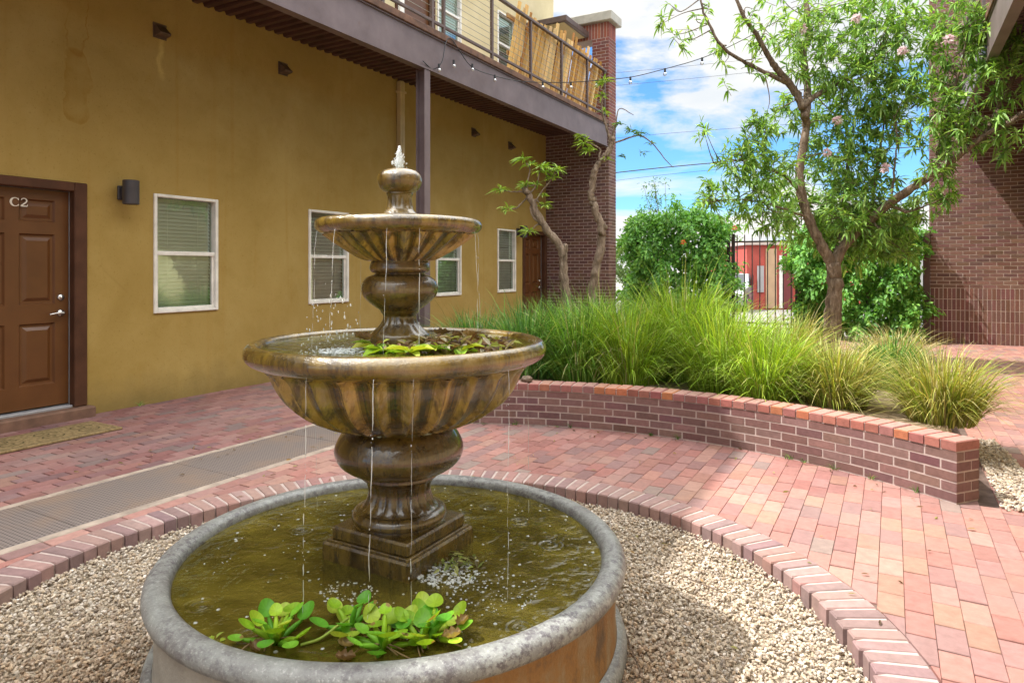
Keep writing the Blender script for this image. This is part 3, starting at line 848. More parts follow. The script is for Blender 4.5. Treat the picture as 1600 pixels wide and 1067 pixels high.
t=np.linspace(R(165),R(-45),16); q=np.stack([yc+.022*np.cos(t),zc+.016+.02*np.sin(t)],1)
q=np.vstack([q,[(yc-.004,zc-.016),(yc-.024,zc-h+.005)]]); ribbon(mb,q,np.linspace(.007,.011,len(q)),xs)
ribbon(mb,[(yc-.027,zc-h+.003),(yc+.026,zc-h+.003)],.009,xs); ribbon(mb,[(yc+.025,zc-h+.002),(yc+.029,zc-h+.018)],.005,xs)
mb.build('unit_sign',simple('brushed_letter_metal',(.75,.70,.6),.35,.1,9,0),d1)
# upper balcony door
mb=MB()
for q in((8.1,8.2,4.5,6.6),(9.02,9.12,4.5,6.6),(8.2,9.02,6.5,6.6)): mb.bbox((WX-.1,q[0],q[2]),(WX+.03,q[1],q[3]),.006)
ud=mb.build('balcony_door',DOORF,bld)
mb=MB(); mb.box((WX-.08,8.21,4.52),(WX-.04,9.01,6.49)); mb.build('door_leaf',DOOR,ud)
# hooded vents high on the wall
for (yy,zz) in((4.29,3.86),(5.92,3.89),(10.33,3.87),(11.67,3.84)):
    mb=MB(); x=WX
    V=[(x,yy-.06,zz+.07),(x,yy+.06,zz+.07),(x+.11,yy+.06,zz-.03),(x+.11,yy-.06,zz-.03),(x,yy-.06,zz-.06),(x,yy+.06,zz-.06),(x+.10,yy+.06,zz-.045),(x+.10,yy-.06,zz-.045)]
    mb.add(V,[(0,3,2,1),(3,7,6,2),(0,4,7,3),(1,2,6,5),(4,5,6,7)])
    mb.bbox((x-.002,yy-.075,zz-.075),(x+.008,yy+.075,zz+.085),.003)
    mb.build('vent_hood',simple('brown_vent',(.09,.055,.035),.6,.3,9,.1) if 'brown_vent' not in bpy.data.materials else bpy.data.materials['brown_vent'],bld)
# downspout
mb=MB(); y=8.19
mb.bbox((WX+.002,y-.055,.05),(WX+.085,y+.055,4.28),.008)
mb.bbox((WX+.085,y-.012,.05),(WX+.092,y+.012,4.28),.002)
for zz in(1.4,3.0,4.1): mb.box((WX+.001,y-.075,zz),(WX+.096,y+.075,zz+.03))
mb.build('downspout',simple('cream_downspout',(.52,.40,.20),.5,.15,6,.08),bld)
mb=MB(); mb.bbox((WX+.002,y-.05,4.52),(WX+.08,y+.05,ZROOF),.008); mb.build('downspout',ALU,bld)
# balcony
mb=MB(); y=BY0
V=[];F=[];prof=[(0,.035),(.055,.035),(.07,0),(.125,0),(.14,.035)]
yy=BY0; pts=[]
while yy<BY1-.4:
    for (dy,dz) in prof[:-1]: pts.append((yy+dy,ZS+dz))
    yy+=.14
for (a,b) in pts: V+=[(WX+.002,a,b),(BX-.10,a,b)]
for i in range(len(pts)-1): F.append((2*i,2*i+1,2*i+3,2*i+2))
mb.add(V,F); 
bal=mb.build('balcony',SOFF,bld)
mb=MB(); mb.box((WX+.004,BY0,ZS+.05),(BX-.01,13.25,4.41)); mb.build('balcony_floor',CONC,bal)
ye=13.24
mb=MB()   # channel beam: web + two flanges
mb.box((BX-.022,BY0,3.962),(BX-.008,ye,4.388)); mb.box((BX-.10,BY0,3.945),(BX+.012,ye,3.960)); mb.box((BX-.10,BY0,4.39),(BX+.012,ye,4.405))
mb.build('beam',STEEL,bal)
mb=MB(); mb.bbox((BX-.13,BY0,4.408),(BX+.035,ye,4.50),.008); mb.build('deck_edge',RUST,bal)
for py in(6.97,-1.2):
    mb=MB()
    mb.box((BX-.137,py-.06,.0),(BX-.123,py+.06,3.943)); mb.box((BX-.010,py-.06,.0),(BX+.002,py+.06,3.943)); mb.box((BX-.125,py-.006,.0),(BX-.009,py+.006,3.943))
    mb.build('post',STEEL,bal)
posts=[-6.4,-5.05,-3.7,-2.45,-1.2,.03,1.25,2.47,3.7,4.92,6.14,7.12,7.38,8.63,9.87,11.06,12.24,13.15]
for py in posts:
    mb=MB(); mb.bbox((BX-.06,py-.022,4.50),(BX-.016,py+.022,5.50),.004); mb.build('rail_post',RAIL,bal)
mb=MB(); mb.bbox((BX-.068,BY0,5.50),(BX-.008,ye,5.545),.006); mb.bbox((BX-.055,BY0,4.605),(BX-.02,ye,4.645),.004); mb.build('handrail',RAIL,bal)
for i in range(8):
    z=4.72+i*.093
    mb=MB(); mb.tube([(BX-.038,BY0,z),(BX-.038,ye,z)],.0038,6); mb.build('rail_cable',CABLE,bal)
# awning at the far end of the balcony
mb=MB()
mb.bbox((WX+.002,12.1,6.30),(-5.62,13.23,6.42),.01); aw=mb.build('awning',RAIL,bld)
mb=MB(); mb.box((WX+.01,12.16,6.286),(-5.70,13.18,6.298)); mb.build('awning_soffit',CREAM,aw)
# wall lamps (things hung on the wall)
for (yy,zz,lab) in((3.90,2.14,'dark bronze cylinder wall lamp beside the C2 door'),(11.98,2.14,'small dark wall lamp by the far door next to the brick tower')):
    L=thing('wall_lamp',lab,'wall lamp',(WX,yy,zz),'cylinder lamps on the ochre wall')
    mb=MB(); mb.bbox((WX+.001,yy-.055,zz-.07),(WX+.03,yy+.055,zz+.07),.006); mb.bbox((WX+.03,yy-.03,zz-.04),(WX+.075,yy+.03,zz+.04),.005); mb.build('mount_plate',LAMPM,L)
    mb=MB(); mb.lathe([(.0,-.112),(.06,-.112),(.068,-.118),(.074,-.115),(.074,.115),(.068,.118),(.0,.118)],(WX+.145,yy),32); 
    mb.V[-1][:,2]+=zz; mb.build('lamp_shade',LAMPM,L,False)
# doormat
mat=thing('doormat','worn tan coir doormat with a dark scroll print before the C2 door','doormat',(-6.02,2.92,0))
mb=MB(); mb.bbox((-6.28,2.42,.003),(-5.80,3.40,.022),.006); mb.build('pile',MATM,mat)
mb=MB()
def flat_ribbon(mb,pts,wd,z):
    pts=np.array(pts,float);T=np.gradient(pts,axis=0);T/=np.linalg.norm(T,axis=1)[:,None]+1e-9;Nn=np.stack([-T[:,1],T[:,0]],1)
    A=pts+Nn*wd/2;B=pts-Nn*wd/2;m=len(pts)
    mb.add([(p[0],p[1],z) for p in A]+[(p[0],p[1],z) for p in B],[(m+i,m+i+1,i+1,i) for i in range(m-1)])
for cy in(2.62,2.92,3.20):
    for sg in(1,-1):
        t=np.linspace(0,2.6*np.pi,40); rr_=.018+.010*t
        flat_ribbon(mb,np.stack([-6.04+sg*(.06+rr_*np.cos(t)*.8),cy+rr_*np.sin(t)],1),.012,.0235)
flat_ribbon(mb,[(-6.24,2.46),(-5.84,2.46),(-5.84,3.36),(-6.24,3.36),(-6.24,2.46)],.008,.0232)
mb.build('scroll_print',MATD,mat)
# boards leaning inside the railing: picket screens
ps=thing('picket_screen','uneven raw wood picket screen leaning against the balcony railing','picket screen',(BX-.1,11.2,4.5))
y=9.45
sl_=MB(); WP=[(.58,.32,.09),(.50,.26,.07),(.66,.40,.14),(.42,.20,.05),(.62,.35,.10),(.70,.46,.20)]
base=5.72
while y<13.1:
    wdt=random.choice([.07,.085,.09,.055]); 
    if random.random()<.10: y+=.03
    top=base+.10*math.sin(y*2.3)+random.uniform(-.13,.13)-(.05 if y>12.4 else 0); ln=.06+random.uniform(-.03,.03)
    bt=4.51
    tz=top-bt; lx=-.13
    o=np.array([BX-.22,y-.10,bt]); up=np.array([.12,.16+ln,tz]); 
    sl_.obox(o,(0,wdt,0),(.018,0,0),up,jit(random.choice(WP),.1))
    y+=wdt+random.choice([.012,.02,.028])
sl_.build('picket',WOOD,ps)
sl_=MB()
for zz in(4.85,5.45):
    sl_.box((BX-.235,9.4,zz),(BX-.205,13.1,zz+.07),(.42,.24,.09))
sl_.build('cross_rail',WOOD,ps)
# ------------------------------------------------------------------ brick tower
tw=thing('brick_tower','tall narrow dark brick tower with a grey cap and an opening at its top','brick tower',(-5.92,13.45,0))
TX0,TX1,TY0,TY1=WX+.0,-5.19,13.27,13.69
mb=MB()
MIX=[(.20,.07,.055),(.23,.08,.06),(.17,.065,.055)]  # redder brick for the upper tower, sunlight put into the colour
bricks_on(mb,(TX0,TY0,0),(1,0,0),(0,-1,0),TX1-TX0,0,4.42)
bricks_on(mb,(TX0,TY0,4.42),(1,0,0),(0,-1,0),TX1-TX0,0,1.83,pal=MIX,holes=((.28,1.10,.08,1.83),))
bricks_on(mb,(TX1,TY0,0),(0,1,0),(1,0,0),TY1-TY0,0,4.42)
bricks_on(mb,(TX1,TY0,4.42),(0,1,0),(1,0,0),TY1-TY0,0,1.83,pal=MIX)
bricks_on(mb,(TX0,TY0,6.25),(1,0,0),(0,-1,0),TX1-TX0,0,.33,pal=REDB,bl=.068,bh=.33,stack=True)
bricks_on(mb,(TX1,TY0,6.25),(0,1,0),(1,0,0),TY1-TY0,0,.33,pal=REDB,bl=.068,bh=.33,stack=True)
mb.build('brick_face',BRICK,tw)
mb=MB()
mb.box((TX0,TY0+.001,0),(TX1-.001,TY1,4.5)); mb.box((TX0,TY0+.001,4.5),(TX0+.28,TY1,6.25)); mb.box((TX1-.37,TY0+.001,4.5),(TX1-.001,TY1,6.25)); mb.box((TX0,TY0+.001,6.25),(TX1-.001,TY1,6.58))
mb.build('mortar_core',MORTAR,tw)
mb=MB(); mb.bbox((TX0-.05,TY0-.10,6.582),(TX1+.10,TY1+.10,6.78),.015); mb.build('cap_stone',CAPST,tw)
# ------------------------------------------------------------------ right-hand building
rb=thing('brick_building','dark brick building at right with upright brick base courses and steel beam overhead','building',(1.4,15.0,0))
RX0,RX1,RY=.62,2.20,15.0
mb=MB()
bricks_on(mb,(RX0,RY,1.03),(1,0,0),(0,-1,0),RX1-RX0,0,6.2,bl=.205,bh=.069)
bricks_on(mb,(RX0,RY,.0),(1,0,0),(0,-1,0),RX1-RX0,.0,1.03,bl=.068,bh=.205,stack=True,pal=[(.145,.068,.056),(.155,.075,.062),(.135,.062,.052)])
bricks_on(mb,(RX0,RY+.5,1.03),(0,-1,0),(-1,0,0),.5,0,6.2,bl=.205,bh=.069)
mb.build('brick_face',BRICK,rb)
mb=MB(); mb.box((RX0+.001,RY+.001,0),(RX1,RY+.5,7.23)); mb.build('mortar_core',MORTAR,rb)
mb=MB(); mb.box((RX1,-6,0),(RX1+4,15.5,4.5)); mb.build('side_wall',CREAM,rb)
mb=MB(); mb.box((1.012,-4,3.962),(1.026,14.98,4.388)); mb.box((.998,-4,3.945),(1.11,14.98,3.96)); mb.box((.998,-4,4.39),(1.11,14.98,4.405)); mb.build('beam',STEEL,rb)
mb=MB(); mb.bbox((.98,-4,4.408),(1.15,14.98,4.50),.008); mb.build('deck_edge',RUST,rb)
mb=MB(); 
yy=-4;pts=[];V=[];F=[]
while yy<14.8:
    for (dy,dz) in prof[:-1]: pts.append((yy+dy,ZS+dz))
    yy+=.14
for (a,b) in pts: V+=[(1.11,a,b),(RX1-.002,a,b)]
for i in range(len(pts)-1): F.append((2*i,2*i+1,2*i+3,2*i+2))
mb.add(V,F); mb.box((1.16,-4,4.41),(RX1+4,15.45,4.54)); mb.build('balcony_soffit',SOFF,rb)
mb=MB(); mb.tube([(1.08,-4,5.5),(1.08,14.9,5.5)],.025,8)
for yy in np.arange(-3.5,15,1.22): mb.box((1.06,yy-.022,4.50),(1.10,yy+.022,5.49))
mb.build('handrail',RAIL,rb)
# ------------------------------------------------------------------ fountain
s=2.70/FPX
def zy(y): return EYE-(y-420)*s
def pr(L): return [(r*s,zy(y)) for r,y in L]
fo=thing('fountain','three tier stained stone fountain with fluted bowls standing in a round pool','fountain',(FX,FY,-.08))
NF=20
# pool basin
mb=MB()
mb.lathe([(.80,.03),(.812,.16),(.814,.225),(.812,.262),(.818,.285),(.832,.297),(.850,.301),(.872,.300),(.890,.292),(.902,.277),(.905,.258),(.899,.241),(.886,.232),(.878,.228)],(FX,FY),160)
mb.build('pool_rim',RIMST,fo,True)
mb=MB(); mb.lathe([(.878,.2285),(.869,.215),(.866,.15),(.866,.05),(.870,0.0),(.876,-.03)],(FX,FY),160); mb.build('pool_side',POOLSIDE,fo,True)
mb=MB(); mb.lathe([(.872,-.002),(.890,-.004),(.904,-.016),(.910,-.035),(.908,-.1)],(FX,FY),160); mb.build('base_ring',RIMST,fo,True)
mb=MB(); mb.lathe([(.0,.128),(.4,.128),(.82,.128)],(FX,FY),96); mb.build('pool_floor',FLOORM,fo,True)
# plinth
mb=MB(); q=.215
mb.bbox((CX-q,CY-q,.12),(CX+q,CY+q,.330),.008); q=.188
mb.bbox((CX-q-.012,CY-q-.012,.328),(CX+q+.012,CY+q+.012,.338),.004)
mb.bbox((CX-q,CY-q,.334),(CX+q,CY+q,.385),.008); mb.build('plinth',URNSTONE,fo)
def flute(i0,i1,amp,n,ph=0,sharp=1.0):
    def f(a,i):
        if i0<=i<=i1:
            k=math.sin(math.pi*(i-i0+.6)/(i1-i0+1.2))
            return 1+amp*k*(np.abs(np.cos(a*n/2+ph))**sharp-.6)
        return np.ones_like(a)
    return f
def dens(L,k=3):
    return [tuple(p) for p in smoothpath(np.array([(a,b,0.0) for a,b in L]),k)[:,:2]]
# lower urn
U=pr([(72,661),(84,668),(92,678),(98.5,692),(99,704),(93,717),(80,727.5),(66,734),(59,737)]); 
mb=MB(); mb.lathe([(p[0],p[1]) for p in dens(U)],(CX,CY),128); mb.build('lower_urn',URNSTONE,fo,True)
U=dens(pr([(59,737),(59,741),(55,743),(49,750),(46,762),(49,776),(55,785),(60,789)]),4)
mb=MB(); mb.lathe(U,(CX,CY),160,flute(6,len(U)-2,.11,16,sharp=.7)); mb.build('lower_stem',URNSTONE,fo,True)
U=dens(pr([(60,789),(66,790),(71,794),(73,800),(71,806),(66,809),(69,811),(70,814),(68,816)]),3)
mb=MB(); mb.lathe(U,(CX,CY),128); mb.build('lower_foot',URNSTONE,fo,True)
# bowls
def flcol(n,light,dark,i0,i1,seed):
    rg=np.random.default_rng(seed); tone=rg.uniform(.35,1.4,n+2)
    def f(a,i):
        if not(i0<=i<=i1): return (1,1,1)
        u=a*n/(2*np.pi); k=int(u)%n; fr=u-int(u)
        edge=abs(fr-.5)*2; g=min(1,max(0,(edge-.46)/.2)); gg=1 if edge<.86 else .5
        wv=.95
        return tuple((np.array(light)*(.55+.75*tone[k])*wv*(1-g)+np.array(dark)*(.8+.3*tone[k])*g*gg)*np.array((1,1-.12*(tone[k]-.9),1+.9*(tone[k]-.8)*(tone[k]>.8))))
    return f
def bowl(name,top,under,nf,seed,mat,amp):
    pr_=dens(pr(top),4); un=dens(pr(under),7)
    mb=MB(); mb.lathe(pr_,(CX,CY),160); mb.build(name+'_rim',mat,fo,True)
    n=nf*14
    L=len(un)
    def rf(a,i):
        k=min(1,(i+.2)/3)*min(1,(L-1-i+.2)/5)
        u=np.abs(np.cos(a*nf/2))       # 0 at rib, 1 mid panel
        return 1+amp*k*(np.exp(-(u/.33)**2)-.35*np.exp(-((u-1)/.5)**2))
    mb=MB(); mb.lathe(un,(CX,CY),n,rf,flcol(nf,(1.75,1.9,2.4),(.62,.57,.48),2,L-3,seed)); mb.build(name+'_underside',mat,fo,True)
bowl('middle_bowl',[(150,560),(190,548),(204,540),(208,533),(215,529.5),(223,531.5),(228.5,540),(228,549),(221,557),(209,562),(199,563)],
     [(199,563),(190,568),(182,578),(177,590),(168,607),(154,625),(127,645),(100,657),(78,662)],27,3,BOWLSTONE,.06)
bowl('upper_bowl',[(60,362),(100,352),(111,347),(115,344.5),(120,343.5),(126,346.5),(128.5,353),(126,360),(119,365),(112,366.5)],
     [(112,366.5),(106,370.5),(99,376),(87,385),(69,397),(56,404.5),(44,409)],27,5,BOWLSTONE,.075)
# neck between the bowls
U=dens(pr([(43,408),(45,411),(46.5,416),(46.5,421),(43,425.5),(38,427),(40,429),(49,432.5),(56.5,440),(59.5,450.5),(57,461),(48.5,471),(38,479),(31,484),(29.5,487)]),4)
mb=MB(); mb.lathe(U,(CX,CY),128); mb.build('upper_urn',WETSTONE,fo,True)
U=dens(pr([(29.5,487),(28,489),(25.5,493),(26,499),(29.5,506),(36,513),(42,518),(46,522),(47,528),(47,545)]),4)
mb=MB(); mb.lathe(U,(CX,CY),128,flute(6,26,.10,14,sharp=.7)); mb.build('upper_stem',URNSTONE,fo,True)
# finial
U=dens(pr([(46,356),(46.8,350),(46,345.5),(43.5,342.5),(35,339.5),(29.5,337),(28.5,334.5),(26,332.5),(24.5,331),(21.5,328)]),4)
mb=MB(); mb.lathe(U,(CX,CY),96); mb.build('finial_foot',WETSTONE,fo,True)
U=dens(pr([(21.5,328),(19,321),(18.2,313),(19.5,306)]),8)
mb=MB(); mb.lathe(U,(CX,CY),120,flute(2,len(U)-3,.12,12,sharp=.7)); mb.build('finial_stem',WETSTONE,fo,True)
U=dens(pr([(19.5,306),(20.8,304),(20.5,301.5),(25,299.5),(31,294),(34,287),(34.6,281.5),(32.5,274),(27,268.5),(20,265.5),(10,264.3),(0.1,264)]),4)
mb=MB(); mb.lathe(U,(CX,CY),96); mb.build('finial_ball',WETSTONE,fo,True)
# water
WZ=.262
mb=MB(); L=[(0.001,WZ)]+[(r,WZ) for r in np.linspace(.05,.814,12)]
mb.lathe(L[::-1],(FX,FY),96); wo=struct(mb.build('water',WATER,None,True,loc=(FX,FY,WZ)))
mb=MB(); BZ=zy(537.5)
mb.lathe([(205*s,BZ),(.3,BZ),(.06,BZ)],(CX,CY),96); struct(mb.build('water',BWATER,None,True,loc=(CX,CY,BZ)))
mb=MB(); mb.lathe([(112*s,zy(348)),(.04,zy(348))],(CX,CY),96); struct(mb.build('water',BWATER,None,True,loc=(CX,CY,zy(348))))
# algae skin on the floor of the middle bowl is seen through its water
mb=MB()
for i in range(7):
    a=i*2.4; o=np.array([math.cos(a),math.sin(a),0])*.010*(i>0)
    hh=.10*(1-.09*i)
    t=np.linspace(0,1,9); 
    pts=np.array([(CX,CY,zy(265)-.004)])+t[:,None]*np.array([0,0,hh])+np.sin(t*3)[:,None]*o*.9+rng.normal(0,.0012,(9,3))
    mb.tube(pts,.0105*(1-.4*t**2)*(1+rng.uniform(-.2,.2,9)),8)
for i in range(60):
    a=rng.uniform(0,2*np.pi); r_=rng.uniform(.008,.032); z=zy(265)+rng.uniform(.0,.085)*(1-r_*14)
    sz=rng.uniform(.0015,.004); mb.add(ICV*sz+np.array([CX+r_*math.cos(a),CY+r_*math.sin(a),z]),ICF)
tag(mb.build('water_jet',SPRAY,None,True,loc=(CX,CY,zy(265))),'short bubbling water jet on top of the fountain finial','water jet')
# streams and drops
mb=MB()
def stream(x,y,z0,z1,r,ox=0,oy=0):
    k=max(8,int((z0-z1)/.012)); t=np.linspace(0,1,k)
    wx=np.cumsum(rng.normal(0,.0007,k));wy=np.cumsum(rng.normal(0,.0007,k))
    pts=np.stack([x+ox*np.sqrt(t)+wx,y+oy*np.sqrt(t)+wy,z0+(z1-z0)*t],1)
    q=0
    while q<k-3:
        ln=int(rng.integers(3,9+int(14*(1-q/k)))); e=min(k,q+ln)
        if e-q>=3:
            m=e-q; w_=np.sin(np.linspace(.25,np.pi-.1,m))**.6
            mb.tube(pts[q:e],r*w_*rng.uniform(.5,1.5)*(1+rng.uniform(-.25,.25,m)),6)
        q=e
        for _ in range(int(rng.integers(0,4))):
            if q<k: mb.add(ICV*np.array([1,1,rng.uniform(1,2.6)])*rng.uniform(.0007,.002)+pts[q]+rng.normal(0,.004,3),ICF); q+=1
camdir=math.atan2(-FY,-FX)
for da in(-30,-8,4,38,110,-140):
    a=camdir+R(da); r_=232*s-.004
    stream(CX+r_*math.cos(a),CY+r_*math.sin(a),zy(555),WZ,rng.uniform(.0008,.0014),.006*math.cos(a),.02*math.sin(a))
for da in(-70,-45,-8,12,60,100,-150):
    a=camdir+R(da); r_=127*s
    stream(CX+r_*math.cos(a),CY+r_*math.sin(a),zy(363),BZ,rng.uniform(.0009,.0015),.012*math.cos(a),.02*math.sin(a))
for i in range(70):
    a=camdir+R(rng.uniform(-68,-30)); r_=rng.uniform(.28,.40); z=rng.uniform(BZ,zy(440)); mb.add(ICV*np.array([1,1,rng.uniform(1,3)])*rng.uniform(.0015,.0032)+np.array([CX+r_*math.cos(a),CY+r_*math.sin(a),z]),ICF)
stuff(mb.build('falling_water',SPRAY,None,True),'thin threads and drops of water falling from the fountain bowls','water')
# foam and bubbles
mb=MB()
def bub(c,rad,n,zc,r0,r1):
    for i in range(n):
        a=rng.uniform(0,2*np.pi);q=rad*np.sqrt(rng.uniform(0,1)); sz=rng.uniform(r0,r1)
        mb.add(ICV*np.array([1,1,.6])*sz+np.array([c[0]+q*math.cos(a),c[1]+q*math.sin(a),zc+rng.uniform(-.3,.8)*sz]),ICF)
fc=P(535,541,2.46)
bub(fc,.085,260,BZ,.002,.0065); bub(fc,.16,120,BZ,.0015,.004)
bub(G(700,2.48),.11,320,WZ,.002,.007); bub(G(770,2.35),.16,120,WZ,.0015,.005); bub(G(545,2.35),.10,70,WZ,.002,.005)
for i in range(210):
    a=rng.uniform(0,2*np.pi);q=rng.uniform(.32,.80); sz=rng.uniform(.002,.0075)
    mb.add(ICV*np.array([1,1,.55])*sz+np.array([CX+q*math.cos(a),CY+q*math.sin(a),WZ]),ICF)
stuff(mb.build('foam_bubbles',SPRAY,None,True),'white foam and bubbles floating where the water lands','foam')
# ring ripples as thin raised rings
# ------------------------------------------------------------------ leaves
def leaves(mb,pos,dr,L,W,cols,fold=.25,droop=.2,up=None):
    N=len(pos); dr=dr/np.linalg.norm(dr,axis=1)[:,None]
    if up is None: up=np.tile(np.array([0,0,1.0]),(N,1))+rng.normal(0,.45,(N,3))
    sd=np.cross(dr,up); sd/=np.linalg.norm(sd,axis=1)[:,None]+1e-9; nn=np.cross(sd,dr)
    L=np.broadcast_to(L,(N,))[:,None];W=np.broadcast_to(W,(N,))[:,None]
    dz=np.zeros((N,3));dz[:,2]=-1
    b=pos; m1=pos+dr*L*.30+dz*L*droop*.12; m2=pos+dr*L*.62+dz*L*droop*.42; t=pos+dr*L+dz*L*droop
    f=nn*W*fold
    l1=m1+sd*W*.46+f;r1=m1-sd*W*.46+f;l2=m2+sd*W*.40+f;r2=m2-sd*W*.40+f
    V=np.stack([b,l1,m1,r1,l2,m2,r2,t],1).reshape(-1,3)
    T=np.array([(0,2,1),(0,3,2),(4,5,7),(5,6,7)]);Q=np.array([(1,2,5,4),(2,3,6,5)])
    o=(np.arange(N)*8)[:,None,None]
    n0=mb.n
    mb.add(V,(T[None]+o).reshape(-1,3),np.repeat(cols,4,axis=0))
    mb.F.setdefault(4,[]).append(((Q[None]+o).reshape(-1,4)+n0,np.repeat(cols,2,axis=0)))
def cols(N,pal,v=.2):
    pal=np.array(pal); return np.clip(pal[rng.integers(0,len(pal),N)]*rng.uniform(1-v,1+v,(N,1)),.003,1)
GR=[(.075,.17,.022),(.095,.21,.028),(.12,.25,.035),(.06,.14,.022),(.15,.28,.05)]
# ------------------------------------------------------------------ main tree
def sk(pts,d0): return np.array([P(p[0],p[1],p[2] if len(p)>2 else d0) for p in pts])
TD=9.6
tr=thing('tree','tall forked courtyard tree with narrow leaves and pale pink blossoms behind the planter','tree',tuple(G(1301,TD,.2)))
BR=[]
def limb(mb,pts,r0,r1,d0=TD,n=10,wob=.012):
    q=smoothpath(sk(pts,d0),6); q[1:-1]+=rng.normal(0,wob*.35,(len(q)-2,3))
    rr_=np.linspace(r0,r1,len(q))*(1+rng.uniform(-.11,.11,len(q))); mb.tube(q,rr_,n); BR.append((q,rr_)); return q
mb=MB()
limb(mb,[(1296,560),(1300,530),(1303,480),(1304,440),(1301,412)],.12,.095,n=14,wob=.02)
limb(mb,[(1302,430),(1296,405),(1281,380),(1263,340),(1252,300),(1250,262),(1256,225),(1260,195),(1255,165,9.4)],.078,.05)
limb(mb,[(1255,170,9.4),(1240,140,9.4),(1222,118,9.3),(1205,95,9.2),(1185,60,9.1),(1160,20,9.0),(1140,-30,9.0),(1125,-80,9.0)],.06,.012)
limb(mb,[(1230,130,9.4),(1200,116,9.2),(1160,95,9.1),(1128,72,9.0),(1100,20,9.0),(1092,-20,9.0)],.035,.010)
limb(mb,[(1258,185,9.4),(1262,140,9.6),(1256,90,9.7),(1262,40,9.8),(1258,-30,9.8)],.06,.03)
limb(mb,[(1256,165,9.4),(1275,150,9.5),(1300,135,9.6),(1335,118,9.6),(1375,90,9.5)],.045,.014)
limb(mb,[(1301,425),(1312,395),(1330,372),(1352,352),(1388,320,9.3),(1420,298,9.0),(1452,276,8.8),(1490,248,8.6),(1535,215,8.4),(1580,190,8.2),(1640,150,8.0)],.075,.032)
limb(mb,[(1305,410),(1312,380,9.9),(1316,340,10.1),(1322,280,10.2),(1330,220,10.3)],.06,.018)
limb(mb,[(1352,352),(1362,320),(1370,270),(1378,215),(1385,160)],.03,.009)
limb(mb,[(1452,276,8.8),(1470,225,8.8),(1480,170,8.7),(1500,110,8.6),(1515,40,8.5)],.03,.010)
limb(mb,[(1535,215,8.4),(1560,170,8.4),(1590,110,8.3),(1610,40,8.2)],.03,.012)
limb(mb,[(1250,300),(1225,275,9.4),(1190,262,9.3),(1150,250,9.2),(1115,255,9.1)],.022,.006)
limb(mb,[(1263,340),(1235,330,9.4),(1195,318,9.3),(1150,312,9.2),(1098,318,9.1)],.02,.005)
limb(mb,[(1388,320,9.3),(1420,330,9.1),(1450,320,9.0),(1475,310,8.9)],.025,.006)
limb(mb,[(1392,318,9.3),(1398,260,9.2),(1402,215,9.2),(1396,180,9.2)],.018,.005)
mb.build('trunk',BARK,tr,True)
# twigs + leaf sprays
blobs=[ # px,py,radius,count,depth
(1190,215,38,200,9.2),(1150,250,34,170,9.1),(1120,300,26,80,9.1),(1200,270,45,330,9.3),(1235,305,40,260,9.4),(1180,320,38,170,9.2),(1110,315,22,45,9.1),
(1255,350,45,260,9.5),(1215,345,35,150,9.3),(1300,300,55,520,9.6),(1340,330,55,500,9.6),(1290,250,50,400,9.7),(1345,265,50,430,9.7),(1310,350,50,420,9.5),(1380,360,45,380,9.4),(1400,345,40,260,9.2),(1450,310,35,220,9.0),(1330,385,40,240,9.6),(1400,390,36,180,9.4),
(1230,175,35,150,9.3),(1280,180,45,260,9.6),(1330,190,50,320,9.7),(1385,200,45,280,9.6),(1395,150,45,300,9.5),(1345,130,50,330,9.6),(1300,110,45,250,9.6),(1270,60,45,210,9.7),(1310,30,55,300,9.8),(1370,70,55,370,9.5),(1420,110,50,330,9.2),(1380,15,55,320,9.4),(1440,40,55,370,9.0),(1490,70,50,330,8.7),(1540,60,50,320,8.4),(1590,50,50,320,8.2),(1580,120,50,310,8.2),(1520,130,50,320,8.5),(1470,150,50,320,8.8),(1540,185,45,250,8.4),(1490,205,45,280,8.6),(1590,200,45,210,8.2),(1450,210,40,200,8.9),(1500,10,55,330,8.6),(1560,0,60,330,8.3),(1240,100,35,90,9.4),(1210,60,40,80,9.2),(1225,15,45,110,9.4),(1180,30,40,50,9.1),(1130,70,35,32,9.0),(1100,20,40,28,9.0),(1060,60,28,22,9.0),(1150,110,35,26,9.1),(1050,25,20,16,9.0),(1100,210,22,18,9.1),(1455,255,30,90,8.8),(1470,265,28,80,8.7)]
tw_=MB(); lf=MB()
allq=np.concatenate([b[0] for b in BR]); 
TPAL=[(.17,.33,.06),(.21,.40,.075),(.27,.47,.09),(.12,.25,.05),(.36,.54,.15),(.24,.38,.13)]
nsp=0
LIMBX=[(560,1298),(440,1303),(410,1298),(380,1283),(340,1263),(300,1252),(250,1252),(195,1260),(160,1255),(0,1260)]
def limbx(py):
    for (a,xa),(b,xb) in zip(LIMBX[:-1],LIMBX[1:]):
        if b<=py<=a: return xa+(xb-xa)*(a-py)/(a-b)
    return 1260
